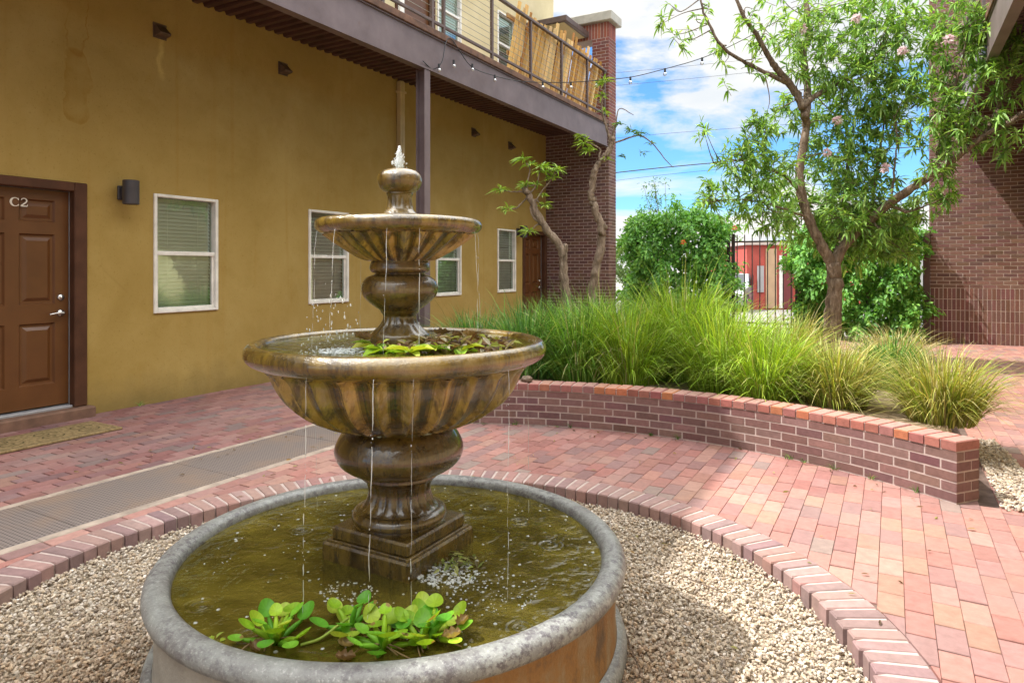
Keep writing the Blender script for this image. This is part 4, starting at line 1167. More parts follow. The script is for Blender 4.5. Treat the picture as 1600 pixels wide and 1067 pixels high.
for (px,py,rp,cnt,d) in blobs:
    if py>150 and abs(px-limbx(py))<rp+6: d=10.15; cnt=int(cnt*.8)
    if px>1300 and py>330: d=max(d,10.0)
    c=P(px,py,d); rm=rp/FPX*d
    k=max(3,int(cnt/(6.3 if px<1420 else 11)))
    for i in range(k):
        q=rng.normal(0,1,3); q/=np.linalg.norm(q); q*=rm*rng.uniform(.15,1.05)**.6; q=q*np.array([1,1.15,1])
        e=c+q
        # twig from the nearest branch point to the spray
        if i<max(2,k//10):
            b=allq[np.argmin(np.linalg.norm(allq-e,axis=1)+rng.uniform(0,.25,len(allq)))]
            if np.linalg.norm(b-e)<1.6:
                md=(b+e)/2+rng.normal(0,.06,3); tw_.tube(smoothpath([b,md,e],4),np.linspace(.009,.003,9),5)
        dv=q/np.linalg.norm(q)*.7+np.array([0,0,.25])+rng.normal(0,.35,3); dv/=np.linalg.norm(dv)
        ln=rng.uniform(.12,.26)
        tw_.tube(np.array([e-dv*ln*.7,e,e+dv*ln*.4]),np.array([.004,.003,.0015]),4,cap=False)
        m=int(rng.integers(9,17))
        tt=rng.uniform(-.5,.45,m); pos=e+dv*ln*tt[:,None]
        ld=rng.normal(0,.8,(m,3))+dv*.75; ld[:,2]-=.12
        leaves(lf,pos,ld,rng.uniform(.10,.17,m),rng.uniform(.024,.038,m),cols(m,TPAL,.3),.22,rng.uniform(.15,.5))
tw_.build('twigs',BARK,tr,True)
lf.build('crown',LEAF,tr)
def blossom(parent,c,r,pal,n=46,name='blossom'):
    b=MB(); q=rng.normal(0,1,(n,3)); q/=np.linalg.norm(q,axis=1)[:,None]
    leaves(b,c+q*r*.25,q+rng.normal(0,.2,(n,3)),rng.uniform(.5,1,n)*r,rng.uniform(.35,.55,n)*r,cols(n,pal,.12),.2,.15)
    return b.build(name,PETAL,parent)
for (px,py,d) in((1338,28,9.2),(1482,62,8.3),(1410,80,8.8),(1308,188,9.1),(1292,238,9.2),(1383,262,9.1),(1255,45,9.3)):
    blossom(tr,P(px,py,d),.075,[(.78,.62,.64),(.84,.74,.74),(.70,.52,.56)])
# ------------------------------------------------------------------ two pruned small trees by the tower
def rosette(mb,c,n,L,pal):
    d=rng.normal(0,1,(n,3)); d[:,2]=np.abs(d[:,2])*.6+.05; 
    leaves(mb,np.tile(c,(n,1))+rng.normal(0,.012,(n,3)),d,rng.uniform(.6,1.05,n)*L,rng.uniform(.02,.03,n),cols(n,pal,.2),.2,.45)
YG=[(.22,.36,.045),(.28,.43,.06),(.17,.30,.04),(.33,.46,.09)]
SD=8.7
t1=thing('young_tree','small pruned tree with bent trunk and tufts of bright leaves against the ochre wall','tree',tuple(G(882,SD,.25)),'pruned small trees by the brick tower')
mb=MB(); BR=[]
limb(mb,[(885,520),(884,470),(881,425),(878,392),(862,368),(846,347),(835,322),(824,302),(819,295)],.066,.036,SD,12,.02)
limb(mb,[(880,395),(883,386),(880,382)],.05,.035,SD,8,.004)
limb(mb,[(846,350),(834,340),(829,325),(833,318)],.018,.012,SD,6,.004)
for e in([(825,305),(815,300),(803,300),(786,298)],[(824,308),(815,318),(806,326),(798,326)],[(823,300),(824,285),(828,265),(822,255)],[(826,305),(838,290),(843,270),(848,262)],[(833,322),(846,300),(860,282),(868,268)],[(832,318),(838,312),(846,322),(848,320)],[(846,350),(838,352),(828,362),(826,360)],[(823,300),(820,292),(832,290),(836,288)]):
    limb(mb,e,.014,.007,SD,6,.004)
mb.build('trunk',BARK2,t1,True)
lf=MB()
for (px,py,n,L) in((782,297,26,.22),(793,328,22,.2),(818,250,26,.22),(828,258,20,.2),(848,262,28,.22),(843,268,18,.18),(870,266,32,.23),(863,278,20,.2),(822,290,22,.2),(838,288,16,.17),(850,322,20,.2),(826,362,24,.22),(850,305,12,.13)):
    rosette(lf,P(px,py,SD),n,L*.95,YG)
lf.build('crown',LEAF,t1)
SD=9.3
t2=thing('young_tree','slim pruned tree with pale gnarled trunk before the dark brick tower','tree',tuple(G(938,SD,.25)),'pruned small trees by the brick tower')
mb=MB(); BR=[]
limb(mb,[(922,520),(925,460),(930,430),(937,395),(940,365),(936,345),(928,322),(924,305),(928,275),(934,258),(945,246),(953,232),(956,215)],.068,.035,SD,12,.022)
limb(mb,[(937,352),(944,356),(946,352)],.05,.035,SD,8,.004)
limb(mb,[(940,252),(936,245),(938,235),(930,228),(915,222)],.018,.009,SD,6,.004)
limb(mb,[(955,225),(948,200),(942,180),(940,160),(944,140)],.02,.009,SD,6,.004)
limb(mb,[(956,225),(965,222),(985,215),(1000,212),(1020,225),(1040,250),(1052,262)],.016,.004,SD,6,.004)
limb(mb,[(955,215),(962,195),(968,170),(990,180)],.012,.004,SD,6,.004)
limb(mb,[(945,390),(938,402),(932,412)],.02,.012,SD,6,.004)
mb.build('trunk',BARK2,t2,True)
lf=MB()
for (px,py,n,L) in((912,225,30,.2),(920,236,22,.18),(908,215,18,.16),(945,128,28,.2),(940,150,18,.18),(945,175,12,.15),(946,250,16,.16),(985,205,20,.17),(1000,210,20,.17),(975,245,8,.15),(1003,240,10,.15),(968,195,14,.17),(1018,225,10,.12)):
    rosette(lf,P(px,py,SD),n,L,YG if px<960 else GR)
lf.build('crown',LEAF,t2)
# ------------------------------------------------------------------ vine hedges on the fence
def hedge(parent,x0,x1,y0,y1,z0,z1,N,pal,seed):
    rg=np.random.default_rng(seed); lf=MB()
    # points on front, top, sides of a lumpy box
    fA=(x1-x0)*(z1-z0);tA=(x1-x0)*(y1-y0);sA=(y1-y0)*(z1-z0)*2
    u=rg.uniform(0,fA*1.6+tA+sA,N); X=rg.uniform(x0,x1,N);Y=rg.uniform(y0,y1,N);Z=rg.uniform(z0,z1,N)
    nrm=np.zeros((N,3))
    fr=u<fA*1.3; Y[fr]=y0; nrm[fr]=(0,-1,0)
    bk=(u>=fA*1.3)&(u<fA*1.6); Y[bk]=y1; nrm[bk]=(0,1,0)
    tp=(u>=fA*1.6)&(u<fA*1.6+tA); Z[tp]=z1; nrm[tp]=(0,0,1)
    sd=u>=fA*1.6+tA; sg=rg.random(N)<.5; X[sd&sg]=x0; X[sd&~sg]=x1; nrm[sd&sg]=(-1,0,0); nrm[sd&~sg]=(1,0,0)
    lump=.15*np.sin(X*5.1+Z*3.3+seed)+.13*np.sin(X*9.7-Z*6.1+Y*4)+.09*np.sin(Z*14+X*13)+np.where(rg.random(N)<.06,rg.uniform(0,.22,N),0)
    # rounded crown line
    ed=np.minimum(X-x0,x1-X)/(x1-x0); rnd=np.clip(ed/.22,0,1); Z=np.where(Z>z0+.5,Z-(1-rnd)**2*.28*(Z-z0)/(z1-z0),Z)
    pos=np.stack([X,Y,Z],1)+nrm*(lump+rg.uniform(-.34,.05,N))[:,None]+rg.normal(0,.03,(N,3))
    dv=nrm*.55+rg.normal(0,.6,(N,3)); dv[:,2]-=.35
    up=nrm+rg.normal(0,.35,(N,3))+np.array([0,0,.4])
    leaves(lf,pos,dv,rg.uniform(.055,.125,N),rg.uniform(.035,.07,N),cols(N,pal,.3),.12,.25,up)
    return lf.build('foliage',LEAF,parent)
HP=[(.13,.33,.06),(.16,.39,.07),(.19,.43,.08),(.09,.24,.045),(.24,.47,.09)]
h1=thing('vine_hedge','broad leafy vine mound over the fence between brick tower and gate','hedge',(-4.15,14.8,0),'vine covered fence sections')
hedge(h1,-5.22,-3.08,14.35,15.3,.0,2.62,19000,HP,1)
mb=MB()
for x in(-5.0,-4.6,-4.1,-3.7,-3.3):
    q=smoothpath([(x,14.9,0),(x+.08,14.85,.8),(x-.05,14.9,1.6),(x+.1,14.85,2.3)],5); mb.tube(q,np.linspace(.03,.012,len(q)),6)
mb.build('stem',BARK,h1,True)
for (px,py) in((1148,356),(1068,378)): blossom(h1,P(px,py,13.7),.07,[(.62,.12,.03),(.7,.2,.05)],16,'trumpet_flower')
h2=thing('vine_hedge','dense dark green vine wall on the fence right of the gate behind the tree','hedge',(-.6,14.8,0),'vine covered fence sections')
hedge(h2,-1.68,.40,14.55,15.25,.10,2.42,18000,HP,4)
mb=MB()
for x in(-1.5,-1.0,-.5,.1):
    q=smoothpath([(x,14.9,0),(x+.08,14.85,.8),(x-.05,14.9,1.6),(x+.1,14.85,2.2)],5); mb.tube(q,np.linspace(.03,.012,len(q)),6)
mb.build('stem',BARK,h2,True)
for (px,py) in((1278,385),(1274,380),(1480,292)): blossom(h2,P(px,py,12.6 if px<1400 else 13),.075,[(.65,.10,.03),(.72,.2,.05)],16,'trumpet_flower')
# wispy shrub between tower and vine
sh=thing('shrub','wispy pale shrub rising behind the vine beside the brick tower','shrub',(-4.95,15.9,0))
mb=MB(); lf=MB()
for i in range(7):
    b=np.array([-4.95+rng.uniform(-.2,.2),15.9,0]); e=np.array([-5.0+rng.uniform(-.25,.35),15.8+rng.uniform(-.3,.3),rng.uniform(2.7,3.6)])
    q=smoothpath([b,(b+e)/2+rng.normal(0,.1,3),e],6); mb.tube(q,np.linspace(.015,.004,len(q)),5)
    for t in range(6):
        c=q[-1-t]; m=14; leaves(lf,np.tile(c,(m,1))+rng.normal(0,.07,(m,3)),rng.normal(0,1,(m,3)),rng.uniform(.06,.11,m),.03,cols(m,GR,.2))
mb.build('stem',BARK,sh,True); lf.build('foliage',LEAF,sh)
# ------------------------------------------------------------------ fence and gate
def pickets(mb,x0,x1,y,z0,z1,step=.105,r=.010):
    for x in np.arange(x0,x1,step): mb.box((x-r,y-r,z0),(x+r,y+r,z1)); 
def fence(name,label,x0,x1,cat):
    f=thing(name,label,cat,((x0+x1)/2,15.0,0))
    mb=MB(); pickets(mb,x0+.08,x1-.03,15.0,.06,2.12,.155); mb.build('bars',IRON,f)
    for z in(.12,.22,1.95):
        mb=MB(); mb.box((x0,14.984,z),(x1,15.016,z+.035)); mb.build('rail',IRON,f)
    for x in(x0,x1):
        mb=MB(); mb.bbox((x-.035,14.965,0),(x+.035,15.035,2.14),.005); mb.build('post',IRON,f)
    return f
gx0=P(1147,420,14.5)[0]; 
fence('metal_gate','dark iron bar gate between the two vine hedges',-3.0,-1.72,'gate')
fence('metal_fence','dark iron bar fence buried in the vine beside the brick tower',-5.15,-3.10,'fence')
fence('metal_fence','dark iron bar fence behind the vine wall near the right brick building',-1.62,.42,'fence')
mb=MB(); mb.bbox((.50,14.93,0),(.61,15.07,2.12),.008); tag(mb.build('fence_post',simple('brown_steel_post',(.085,.04,.034),.5,.2,7,.1),None,loc=(.55,15,0)),'square dark brown steel post against the right brick building','post')
# ------------------------------------------------------------------ beyond the fence
gb=thing('garden_wall','grey rendered wall seen through the gap beside the brown post','wall',(.9,19,0))
mb=MB(); mb.box((-.6,19,-.16),(3,19.3,2.0)); mb.build('wall',simple('grey_render',(.36,.37,.37),.8,.15,3,.2),gb)
mb=MB(); mb.box((-.62,18.98,2.0),(3.02,19.32,2.08)); mb.build('coping',CAPST,gb)
red=thing('red_building','low red painted building with tan door beyond the gate','building',(-4.5,27,0))
rx0=G(1166,26)[0]; ry=G(1200,26)[1]
REDM=simple('red_painted_wall',(.42,.075,.055),.8,.2,2,.2)
o0=G(1167,25.5,-.16); o1=G(1330,25.5,-.16); u=(o1-o0); ul=np.linalg.norm(u); u/=ul; nb_=np.array([u[1],-u[0],0])
if np.dot(nb_,FW)>0: nb_=-nb_
mb=MB(); mb.obox(o0,u*ul*1.6,-nb_*6,(0,0,2.45)); mb.build('wall',REDM,red)
mb=MB(); mb.obox(o0-u*.1+nb_*.1+np.array([0,0,2.452]),u*(ul*1.6+.2),-nb_*6.2,(0,0,.12)); mb.build('roof',simple('pale_parapet',(.55,.45,.40),.8,.1,3,.1),red)
def onred(px0,px1,z0,z1,m,name):
    a=(px0-1167)/FPX*25.5;b=(px1-1167)/FPX*25.5
    mb=MB(); mb.obox(o0+u*a+np.array([0,0,z0+.16]),u*(b-a),nb_*.05,(0,0,z1-z0)); return mb.build(name,m,red)
onred(1196,1213,-.1,2.15,simple('tan_panel',(.50,.33,.20),.8,.1,3,.1),'door')
onred(1217,1222,-.1,1.9,ALU,'door_trim')
onred(1183,1193,.5,1.5,simple('grey_panel',(.38,.36,.36),.7,.1,3,.1),'service_panel')
onred(1224,1238,-.1,2.0,simple('dark_red_door',(.17,.03,.03),.6,.1,3,.1),'door')
onred(1244,1252,-.1,2.2,simple('pink_panel',(.55,.22,.17),.8,.1,3,.1),'door')
# parked car
car=thing('parked_car','silver car parked beyond the iron gate','car',tuple(G(1142,26,-.16)))
cp=G(1142,26,-.16); CU=np.array([1,0,0]);CV=np.array([0,1,0])
body=[(-2.1,.25),(-2.15,.55),(-2.0,.78),(-1.1,.88),(-.45,1.36),(.75,1.40),(1.55,.95),(2.1,.86),(2.18,.5),(2.1,.25)]
mb=MB(); w2=.85
for (sg) in(-1,1): pass
VA=[cp+np.array([-w2*(.86 if z>1 else 1),a,z]) for a,z in body]; VB=[cp+np.array([w2*(.86 if z>1 else 1),a,z]) for a,z in body]; k=len(body)
mb.add(np.array(VA+VB),[(i,(i+1)%k,k+(i+1)%k,k+i) for i in range(k)]); mb.add(np.array(VA),[list(range(k))]); mb.add(np.array(VB),[list(range(k))[::-1]])
mb.build('body',simple('silver_car_paint',(.34,.35,.37),.25,.05,3,0,metal=.5),car)
CG=simple('dark_car_glass',(.02,.022,.025),.05,.1,3,0)
mb=MB(); mb.add([cp+np.array(q) for q in((-.70,-1.08,.93),(.70,-1.08,.93),(.62,-.52,1.33),(-.62,-.52,1.33))],[(0,1,2,3)]); mb.V[-1]+=np.array([0,-.012,.012]); mb.build('windscreen',CG,car)
for sg in(-1,1):
    mb=MB(); mb.add([cp+np.array((sg*.855,a,z)) for a,z in((-.95,.92),(1.3,.95),(.72,1.33),(-.42,1.30))],[(0,1,2,3)]); mb.build('side_window',CG,car)
    mb=MB(); mb.bbox(cp+np.array((sg*.62-.15,-2.16,.55)),cp+np.array((sg*.62+.15,-2.06,.70)),.02); mb.build('headlight',ALU,car)
    for yy in(-1.35,1.35):
        mb=MB(); mb.tube([cp+np.array((sg*.68,yy,.31)),cp+np.array((sg*.88,yy,.31))],.31,20); wv=mb.build('wheel',CORD,car)
        mb=MB(); mb.tube([cp+np.array((sg*.86,yy,.31)),cp+np.array((sg*.89,yy,.31))],.19,16); mb.build('rim',CHROME,wv)
# green tree beyond the gate
def far_tree(c,h,r,N,lab):
    t=thing('street_tree',lab,'tree',tuple(c),'trees beyond the fence'); mb=MB(); q=smoothpath([c,c+np.array([.1,0,h*.4]),c+np.array([0,.1,h*.75])],4); mb.tube(q,np.linspace(.14,.05,len(q)),8); mb.build('trunk',BARK,t,True)
    lf=MB(); d=rng.normal(0,1,(N,3)); d/=np.linalg.norm(d,axis=1)[:,None]; rr_=rng.uniform(.35,1,N)**.5
    lump=1+.22*np.sin(d[:,0]*6+1)+.2*np.sin(d[:,2]*7+d[:,1]*5)
    pos=c+np.array([0,0,h*.62])+d*np.array([r,r,h*.42])*(rr_*lump)[:,None]
    leaves(lf,pos,rng.normal(0,1,(N,3)),rng.uniform(.14,.26,N),rng.uniform(.08,.14,N),cols(N,[(.10,.17,.05),(.13,.21,.06),(.08,.14,.04)],.25)); lf.build('crown',LEAF,t)
far_tree(G(1142,31,-.16),2.6,1.5,2200,'rounded green shrub tree left of the red building beyond the gate')
far_tree(G(985,34,-.16),3.0,2.0,2200,'bushy tree behind the left vine mound beyond the fence')
far_tree(G(1395,34,-.16),3.0,2.2,2200,'bushy tree behind the right vine wall beyond the fence')
# ------------------------------------------------------------------ ornamental grasses
def grass(mb,c,h,spread,N,pal,wd=.0065,stiff=.5,seed=0):
    rg=np.random.default_rng(seed); k=7; t=np.linspace(0,1,k)
    az=rg.uniform(0,2*np.pi,N); br=.22*np.sqrt(rg.uniform(0,1,N))*spread/.5; H=h*rg.uniform(.55,1.08,N); S_=spread*rg.uniform(.05,1.12,N)
    dx=np.stack([np.cos(az),np.sin(az),np.zeros(N)],1)
    base=np.asarray(c)+dx*br[:,None]
    dr=rg.uniform(.3,1.25,N)*(1-stiff)*1.2*(.35+.65*S_/spread)
    zt=H[:,None]*(t[None]*1.15-(.15+dr[:,None]*.55)*t[None]**3)
    xt=S_[:,None]*(.35*t[None]+.65*t[None]**2.2)
    wob=rg.normal(0,.07,(N,1))*t[None]**2
    pts=base[:,None,:]+dx[:,None,:]*xt[:,:,None]; pts[:,:,2]+=zt
    tn=np.stack([-np.sin(az+rg.normal(0,.7,N)),np.cos(az+rg.normal(0,.7,N)),np.zeros(N)],1)
    pts+=tn[:,None,:]*wob[:,:,None]
    W=(wd*rg.uniform(.6,1.2,N))[:,None]*np.array([.7,1,1,.9,.75,.5,.08])[None]
    A=pts+tn[:,None,:]*W[:,:,None]/2;B=pts-tn[:,None,:]*W[:,:,None]/2
    V=np.stack([A,B],2).reshape(-1,3)
    q=np.array([(2*i,2*i+1,2*i+3,2*i+2) for i in range(k-1)])
    F=(q[None]+(np.arange(N)*2*k)[:,None,None]).reshape(-1,4)
    pal=np.array(pal)*1.06; C=np.where(rg.random((N,1))<.06,np.array([[.50,.46,.22]]),pal[rg.integers(0,len(pal),N)]); C=np.clip(C*rg.uniform(.4,1.3,(N,1)),0,1)
    mb.add(V,F,np.repeat(C,k-1,axis=0))
GG=[(.12,.29,.035),(.16,.36,.04),(.22,.41,.055),(.09,.22,.03),(.30,.45,.08)]
GB=[(.25,.42,.03),(.32,.48,.04),(.20,.36,.03),(.38,.50,.07)]
GDK=[(.09,.24,.04),(.12,.29,.045),(.06,.18,.035),(.19,.34,.07)]
GY=[(.34,.38,.07),(.42,.40,.12),(.26,.36,.05),(.48,.42,.17),(.30,.33,.06)]
GD=[(.50,.42,.20),(.56,.47,.25),(.40,.37,.13),(.30,.34,.07),(.60,.52,.30)]
def soilz(p): return max(0.02,.27*(1-max(0,((p[1]-5.5)/7-.45)/.55)**1.2)) if p[1]<12.5 else .02
CL=[ # px, depth, height, spread, count, palette, label
(742,7.5,.80,.62,1000,GDK,'dull green grass clump nearest the ochre wall behind the fountain bowl'),
(825,7.0,.92,.62,1200,GDK,'dark green grass clump above the small dark lump on the planter wall'),
(905,6.8,.98,.62,1300,GG,'green grass clump in front of the brick tower'),
(985,6.6,.98,.62,1300,GB,'tall bright green grass clump in front of the left vine mound'),
(1062,6.9,1.22,.66,1400,GB,'tallest bright grass clump left of the iron gate'),
(1125,6.2,.98,.60,1300,GB,'yellow green grass clump in front of the iron gate'),
(1192,5.75,.78,.55,1200,GB,'rounded lime green grass clump left of the tree trunk'),
(1305,5.55,.66,.52,950,GY,'yellowing grass clump in front of the tree trunk'),
(1390,6.3,.60,.45,700,GDK,'small dark green grass clump between two yellowed clumps'),
(1470,5.0,.62,.50,950,GY,'straw tipped yellow grass clump behind the end of the planter wall'),
(935,8.0,1.02,.6,900,GG,'green grass clump at the foot of the slim pruned tree'),
(1235,7.3,.80,.5,650,GY,'straw coloured grass clump below the red building view'),
(860,8.2,.85,.6,800,GG,'green grass clump at the foot of the bent pruned tree'),
(1400,7.6,.55,.5,500,GD,'low dry straw clump in front of the right vine wall'),
(1252,5.9,.55,.45,700,GY,'low lime and straw clump at the tree foot beside the lime clump'),
]
for i,(px,d,h,spd,N,pal,lab) in enumerate(CL):
    c=G(px,d); c[2]=soilz(c)-.02
    mb=MB(); grass(mb,c,h,spd,int(N*1.0),pal,.0078,.25,100+i)
    grass(mb,c,h*.6,spd*1.0,int(N*.6),pal,.0078,.0,150+i)
    if pal in(GY,GD): grass(mb,c,h*1.1,spd*.7,70,GD,.0055,.75,200+i)
    else: grass(mb,c,h*1.12,spd*.7,60,pal,.006,.7,200+i)
    o=mb.build('ornamental_grass',GRASS,None,True,loc=c); tag(o,lab,'grass clump','ornamental grasses in the planter')
# small weed at the pool edge
c=G(938,3.55,-.07); mb=MB(); grass(mb,c,.11,.06,70,GB,.004,.5,9)
tag(mb.build('weed_tuft',GRASS,None,True,loc=c),'small green weed tuft in the gravel behind the pool rim','weed')
# ------------------------------------------------------------------ water plants
def pads(mb,c,spec,pal,tilt=.5):
    """round cupped leaves on inflated stalks; spec: list of (dx,dy,h,r)"""
    for (dx,dy,h,r) in spec:
        a=math.atan2(dy,dx); out=np.array([math.cos(a),math.sin(a),0])
        tip=np.array([c[0]+dx,c[1]+dy,c[2]+h]); base=np.array([c[0]+dx*.15,c[1]+dy*.15,c[2]-.005])
        col=np.clip(np.array(random.choice(pal))*random.uniform(.85,1.15),0,1)
        q=smoothpath([base,(base+tip)/2+np.array([0,0,h*.08])-out*.004,tip],4); k=len(q)
        mb.tube(q,.0045+.0045*np.sin(np.linspace(0,np.pi,k))**1.0,7,col*np.array([1.05,1.0,.9]))
        th=random.uniform(.05,.75)*tilt*2; ax=out
        U=ax*math.cos(th)+np.array([0,0,math.sin(th)]); W=np.cross(np.array([0,0,1]),ax); Nn=np.cross(U,W); 
        n=20; R_=[0,.6,1.0]; V=[tip+U*r*.15]; 
        for rr_ in R_[1:]:
            for j in range(n):
                t=2*np.pi*j/n; rad=r*rr_*(1+.06*math.cos(3*t)+.04*math.cos(2*t+1)); cup=(rr_**2)*r*.28
                V.append(tip+U*(r*.85+rad*math.cos(t))+W*rad*.95*math.sin(t)-Nn*cup*-1.0)
        V=np.array(V); V[0]=tip+U*r*.85
        cj=np.array([col*(.95+.08*(j%2)+.06*math.sin(j)) for j in range(n)]); ce=cj.copy()
        if random.random()<.15:
            j0=random.randrange(n)
            for j in range(3): ce[(j0+j)%n]=(.30,.20,.06)
        F3=[(0,1+j,1+(j+1)%n) for j in range(n)]; F4=[(1+j,1+n+j,1+n+(j+1)%n,1+(j+1)%n) for j in range(n)]
        n0=mb.n; mb.add(V,F3,cj); mb.F.setdefault(4,[]).append((np.array(F4)+n0,ce))
HY=[(.26,.46,.025),(.34,.52,.035),(.18,.42,.03),(.42,.55,.06),(.12,.36,.03)]
def hyacinth(px,d,n,lab,seed,rs=.09):
    random.seed(seed); c=G(px,d,WZ); h=thing('water_hyacinth',lab,'water plant',tuple(c),'water hyacinths floating in the pool')
    sp=[]
    n=int(n*1.05); rs=rs*1.35
    for i in range(n):
        a=i*2.399+random.uniform(-.3,.3); q=rs*(.25+.75*i/n); sp.append((q*math.cos(a),q*math.sin(a),random.uniform(.02,.06)*(1.35-.9*i/n),random.uniform(.021,.031)))
    mb=MB(); pads(mb,c,sp,HY); mb.build('leaf_pads',LEAF,h,True)
    mb=MB()
    for i in range(8):
        a=random.uniform(0,6.28); q=random.uniform(.05,.12); t=np.linspace(0,1,6)
        mb.tube(np.array([c[0]+q*t*math.cos(a),c[1]+q*t*math.sin(a),c[2]+.004+.012*np.sin(t*3)]).T if False else np.stack([c[0]+q*t*np.cos(a+t*.5),c[1]+q*t*np.sin(a+t*.5),c[2]+.004+.012*np.sin(t*3)],1),.0022,5)
    mb.build('runner_roots',simple('brown_root',(.20,.13,.05),.7,.3,20,.1) if 'brown_root' not in bpy.data.materials else bpy.data.materials['brown_root'],h,True)
    random.seed(7+seed); return h
hyacinth(432,2.04,15,'leftmost bright green water hyacinth floating near the front pool rim',3,.085)
hyacinth(548,2.10,11,'middle water hyacinth with a raised green leaf joined by a runner',8,.075)
hyacinth(600,2.01,13,'front water hyacinth touching the pool rim beside the dark wet patch',15,.085)
hyacinth(676,2.07,15,'rightmost water hyacinth with curled brown leaves at its edge',21,.09)
hyacinth(660,2.03,6,'low flat yellow green water hyacinth between the right hand pair',27,.07)
mb=MB(); q=smoothpath([G(470,2.0,WZ+.01),G(500,2.03,WZ+.012),G(528,2.07,WZ+.03),G(545,2.08,WZ+.05)],6); mb.tube(q,.0045,7,(.30,.40,.06))
tag(mb.build('plant_runner',LEAF,None,True,loc=q[0]),'pale green runner stem linking two water hyacinths','stem')
# curled dead leaves
DEAD=[(.20,.12,.055),(.28,.18,.08),(.15,.095,.045),(.36,.25,.12)]
def curl(c,L,lab,parent=None,seed=0,name='dead_leaf'):
    rg=np.random.default_rng(seed); mb=MB(); a=rg.uniform(0,6.28); n,m=10,6; V=[]
    for i in range(n):
        t=i/(n-1); w_=L*.27*(1+.25*math.sin(i*2.1))*math.sin(math.pi*(t*.92+.06))**.7
        for j in range(m):
            q=(j/(m-1)-.5)*2; ang=q*1.9
            x=L*(t-.5); y=w_*math.sin(ang); z=.35*L*(t-.5)**2*2+w_*(1-math.cos(ang))+rg.normal(0,.0012)
            V.append((c[0]+x*math.cos(a)-y*math.sin(a),c[1]+x*math.sin(a)+y*math.cos(a),c[2]+z+.003))
    F=[(i*m+j,i*m+j+1,(i+1)*m+j+1,(i+1)*m+j) for i in range(n-1) for j in range(m-1)]
    pal=np.array(DEAD)[rg.integers(0,4)]
    mb.add(V,F,np.clip(pal*rg.uniform(.8,1.2,(len(F),1)),0,1)); return mb
for i,(px,d,z,lab) in enumerate(((705,2.0,WZ+.03,'curled brown dead leaf on the rim right of the hyacinths'),(540,1.99,WZ+.01,'curled brown dead leaf between the left and middle hyacinths'),(722,2.07,WZ+.035,'small dark dead leaf standing above the rightmost hyacinth'),(540,1.93,WZ+.004,'tan dead leaf floating under the front hyacinth'),(400,1.98,WZ+.004,'long brown dead leaf left of the leftmost hyacinth'))):
    o=curl(G(px,d,z),.058,lab,None,i).build('dead_leaf',LEAF,None,True,loc=G(px,d,z)); tag(o,lab,'dead leaf','dead leaves in the pool')
# raft of plants and litter in the middle bowl
bp=thing('water_lettuce','mass of yellow green floating plants around the stem in the middle bowl','water plant',(FX,FY,BZ))
mb=MB(); rg=np.random.default_rng(31); random.seed(31)
def bowlpt(px,d): return G(px,d,BZ)
for (px,d,n,r,hh) in((600,2.42,9,.045,.05),(640,2.38,9,.05,.045),(585,2.52,6,.035,.07),(670,2.45,7,.04,.05),(720,2.42,6,.04,.045),(700,2.6,6,.035,.06),(745,2.62,6,.03,.05)):
    c=bowlpt(px,d)
    for i in range(n):
        a=i*2.4+random.uniform(-.4,.4); L=random.uniform(.07,.12)
        dv=np.array([math.cos(a),math.sin(a),random.uniform(.05,.5)])
        leaves(mb,np.array([c+np.array([0,0,.006])]),np.array([dv]),np.array([L]),np.array([L*.5]),cols(1,[(.38,.46,.05),(.26,.42,.04),(.45,.47,.10),(.20,.36,.04)],.15),.25,.25,np.array([[0,0,1.0]]))
mb.build('leaf_pads',LEAF,bp)
mb=MB(); N=330
t=rg.uniform(0,1,N); px=560+rg.beta(2.2,1.3,N)*245; dd=2.38+rg.uniform(0,.45,N)*np.clip(1-(px-560)/600,.4,1)
pos=np.array([G(a,b,BZ) for a,b in zip(px,dd)]); rad=np.hypot(pos[:,0]-FX,pos[:,1]-FY); ok=(rad<.50)&(rad>.13); pos=pos[ok]; n=len(pos)
pos[:,2]+=rg.uniform(.002,.045,n)*np.clip(1.2-np.abs(rad[ok]-.3)/.25,0,1)
dv=rg.normal(0,1,(n,3)); dv[:,2]*=.45
leaves(mb,pos,dv,rg.uniform(.025,.07,n),rg.uniform(.012,.026,n),cols(n,[(.16,.08,.04),(.24,.14,.07),(.33,.25,.14),(.36,.40,.07),(.10,.06,.035),(.42,.38,.28)],.25),.3,.1)
mb.build('leaf_litter',LEAF,bp)['kind']='stuff'
for i,(px,d) in enumerate(((565,2.55),(572,2.5),(715,2.6),(730,2.62),(690,2.7))):
    z=BZ+.035; o=curl(G(px,d,z),.065,'',None,40+i).build('dead_leaf',LEAF,bp,True)
# tuft of litter beside the plinth
c=G(716,2.56,WZ); lf=MB(); n=90
leaves(lf,c+rng.normal(0,1,(n,3))*np.array([.055,.045,.008])+np.array([0,0,.012]),rng.normal(0,1,(n,3))*np.array([1,1,.4]),rng.uniform(.02,.05,n),rng.uniform(.006,.014,n),cols(n,[(.25,.32,.06),(.16,.2,.05),(.34,.36,.14),(.12,.10,.05)],.2))
stuff(lf.build('floating_weed',LEAF,None,loc=c),'clump of floating weed and litter by the right side of the plinth','weed')
c=G(330,2.03,WZ+.003); lf=MB(); n=16
leaves(lf,c+rng.normal(0,1,(n,3))*np.array([.03,.03,.003]),rng.normal(0,1,(n,3))*np.array([1,1,.2]),rng.uniform(.02,.035,n),rng.uniform(.01,.016,n),cols(n,[(.32,.42,.05)],.2))
stuff(lf.build('duckweed',LEAF,None,loc=c),'few small floating leaves near the left front pool rim','weed')
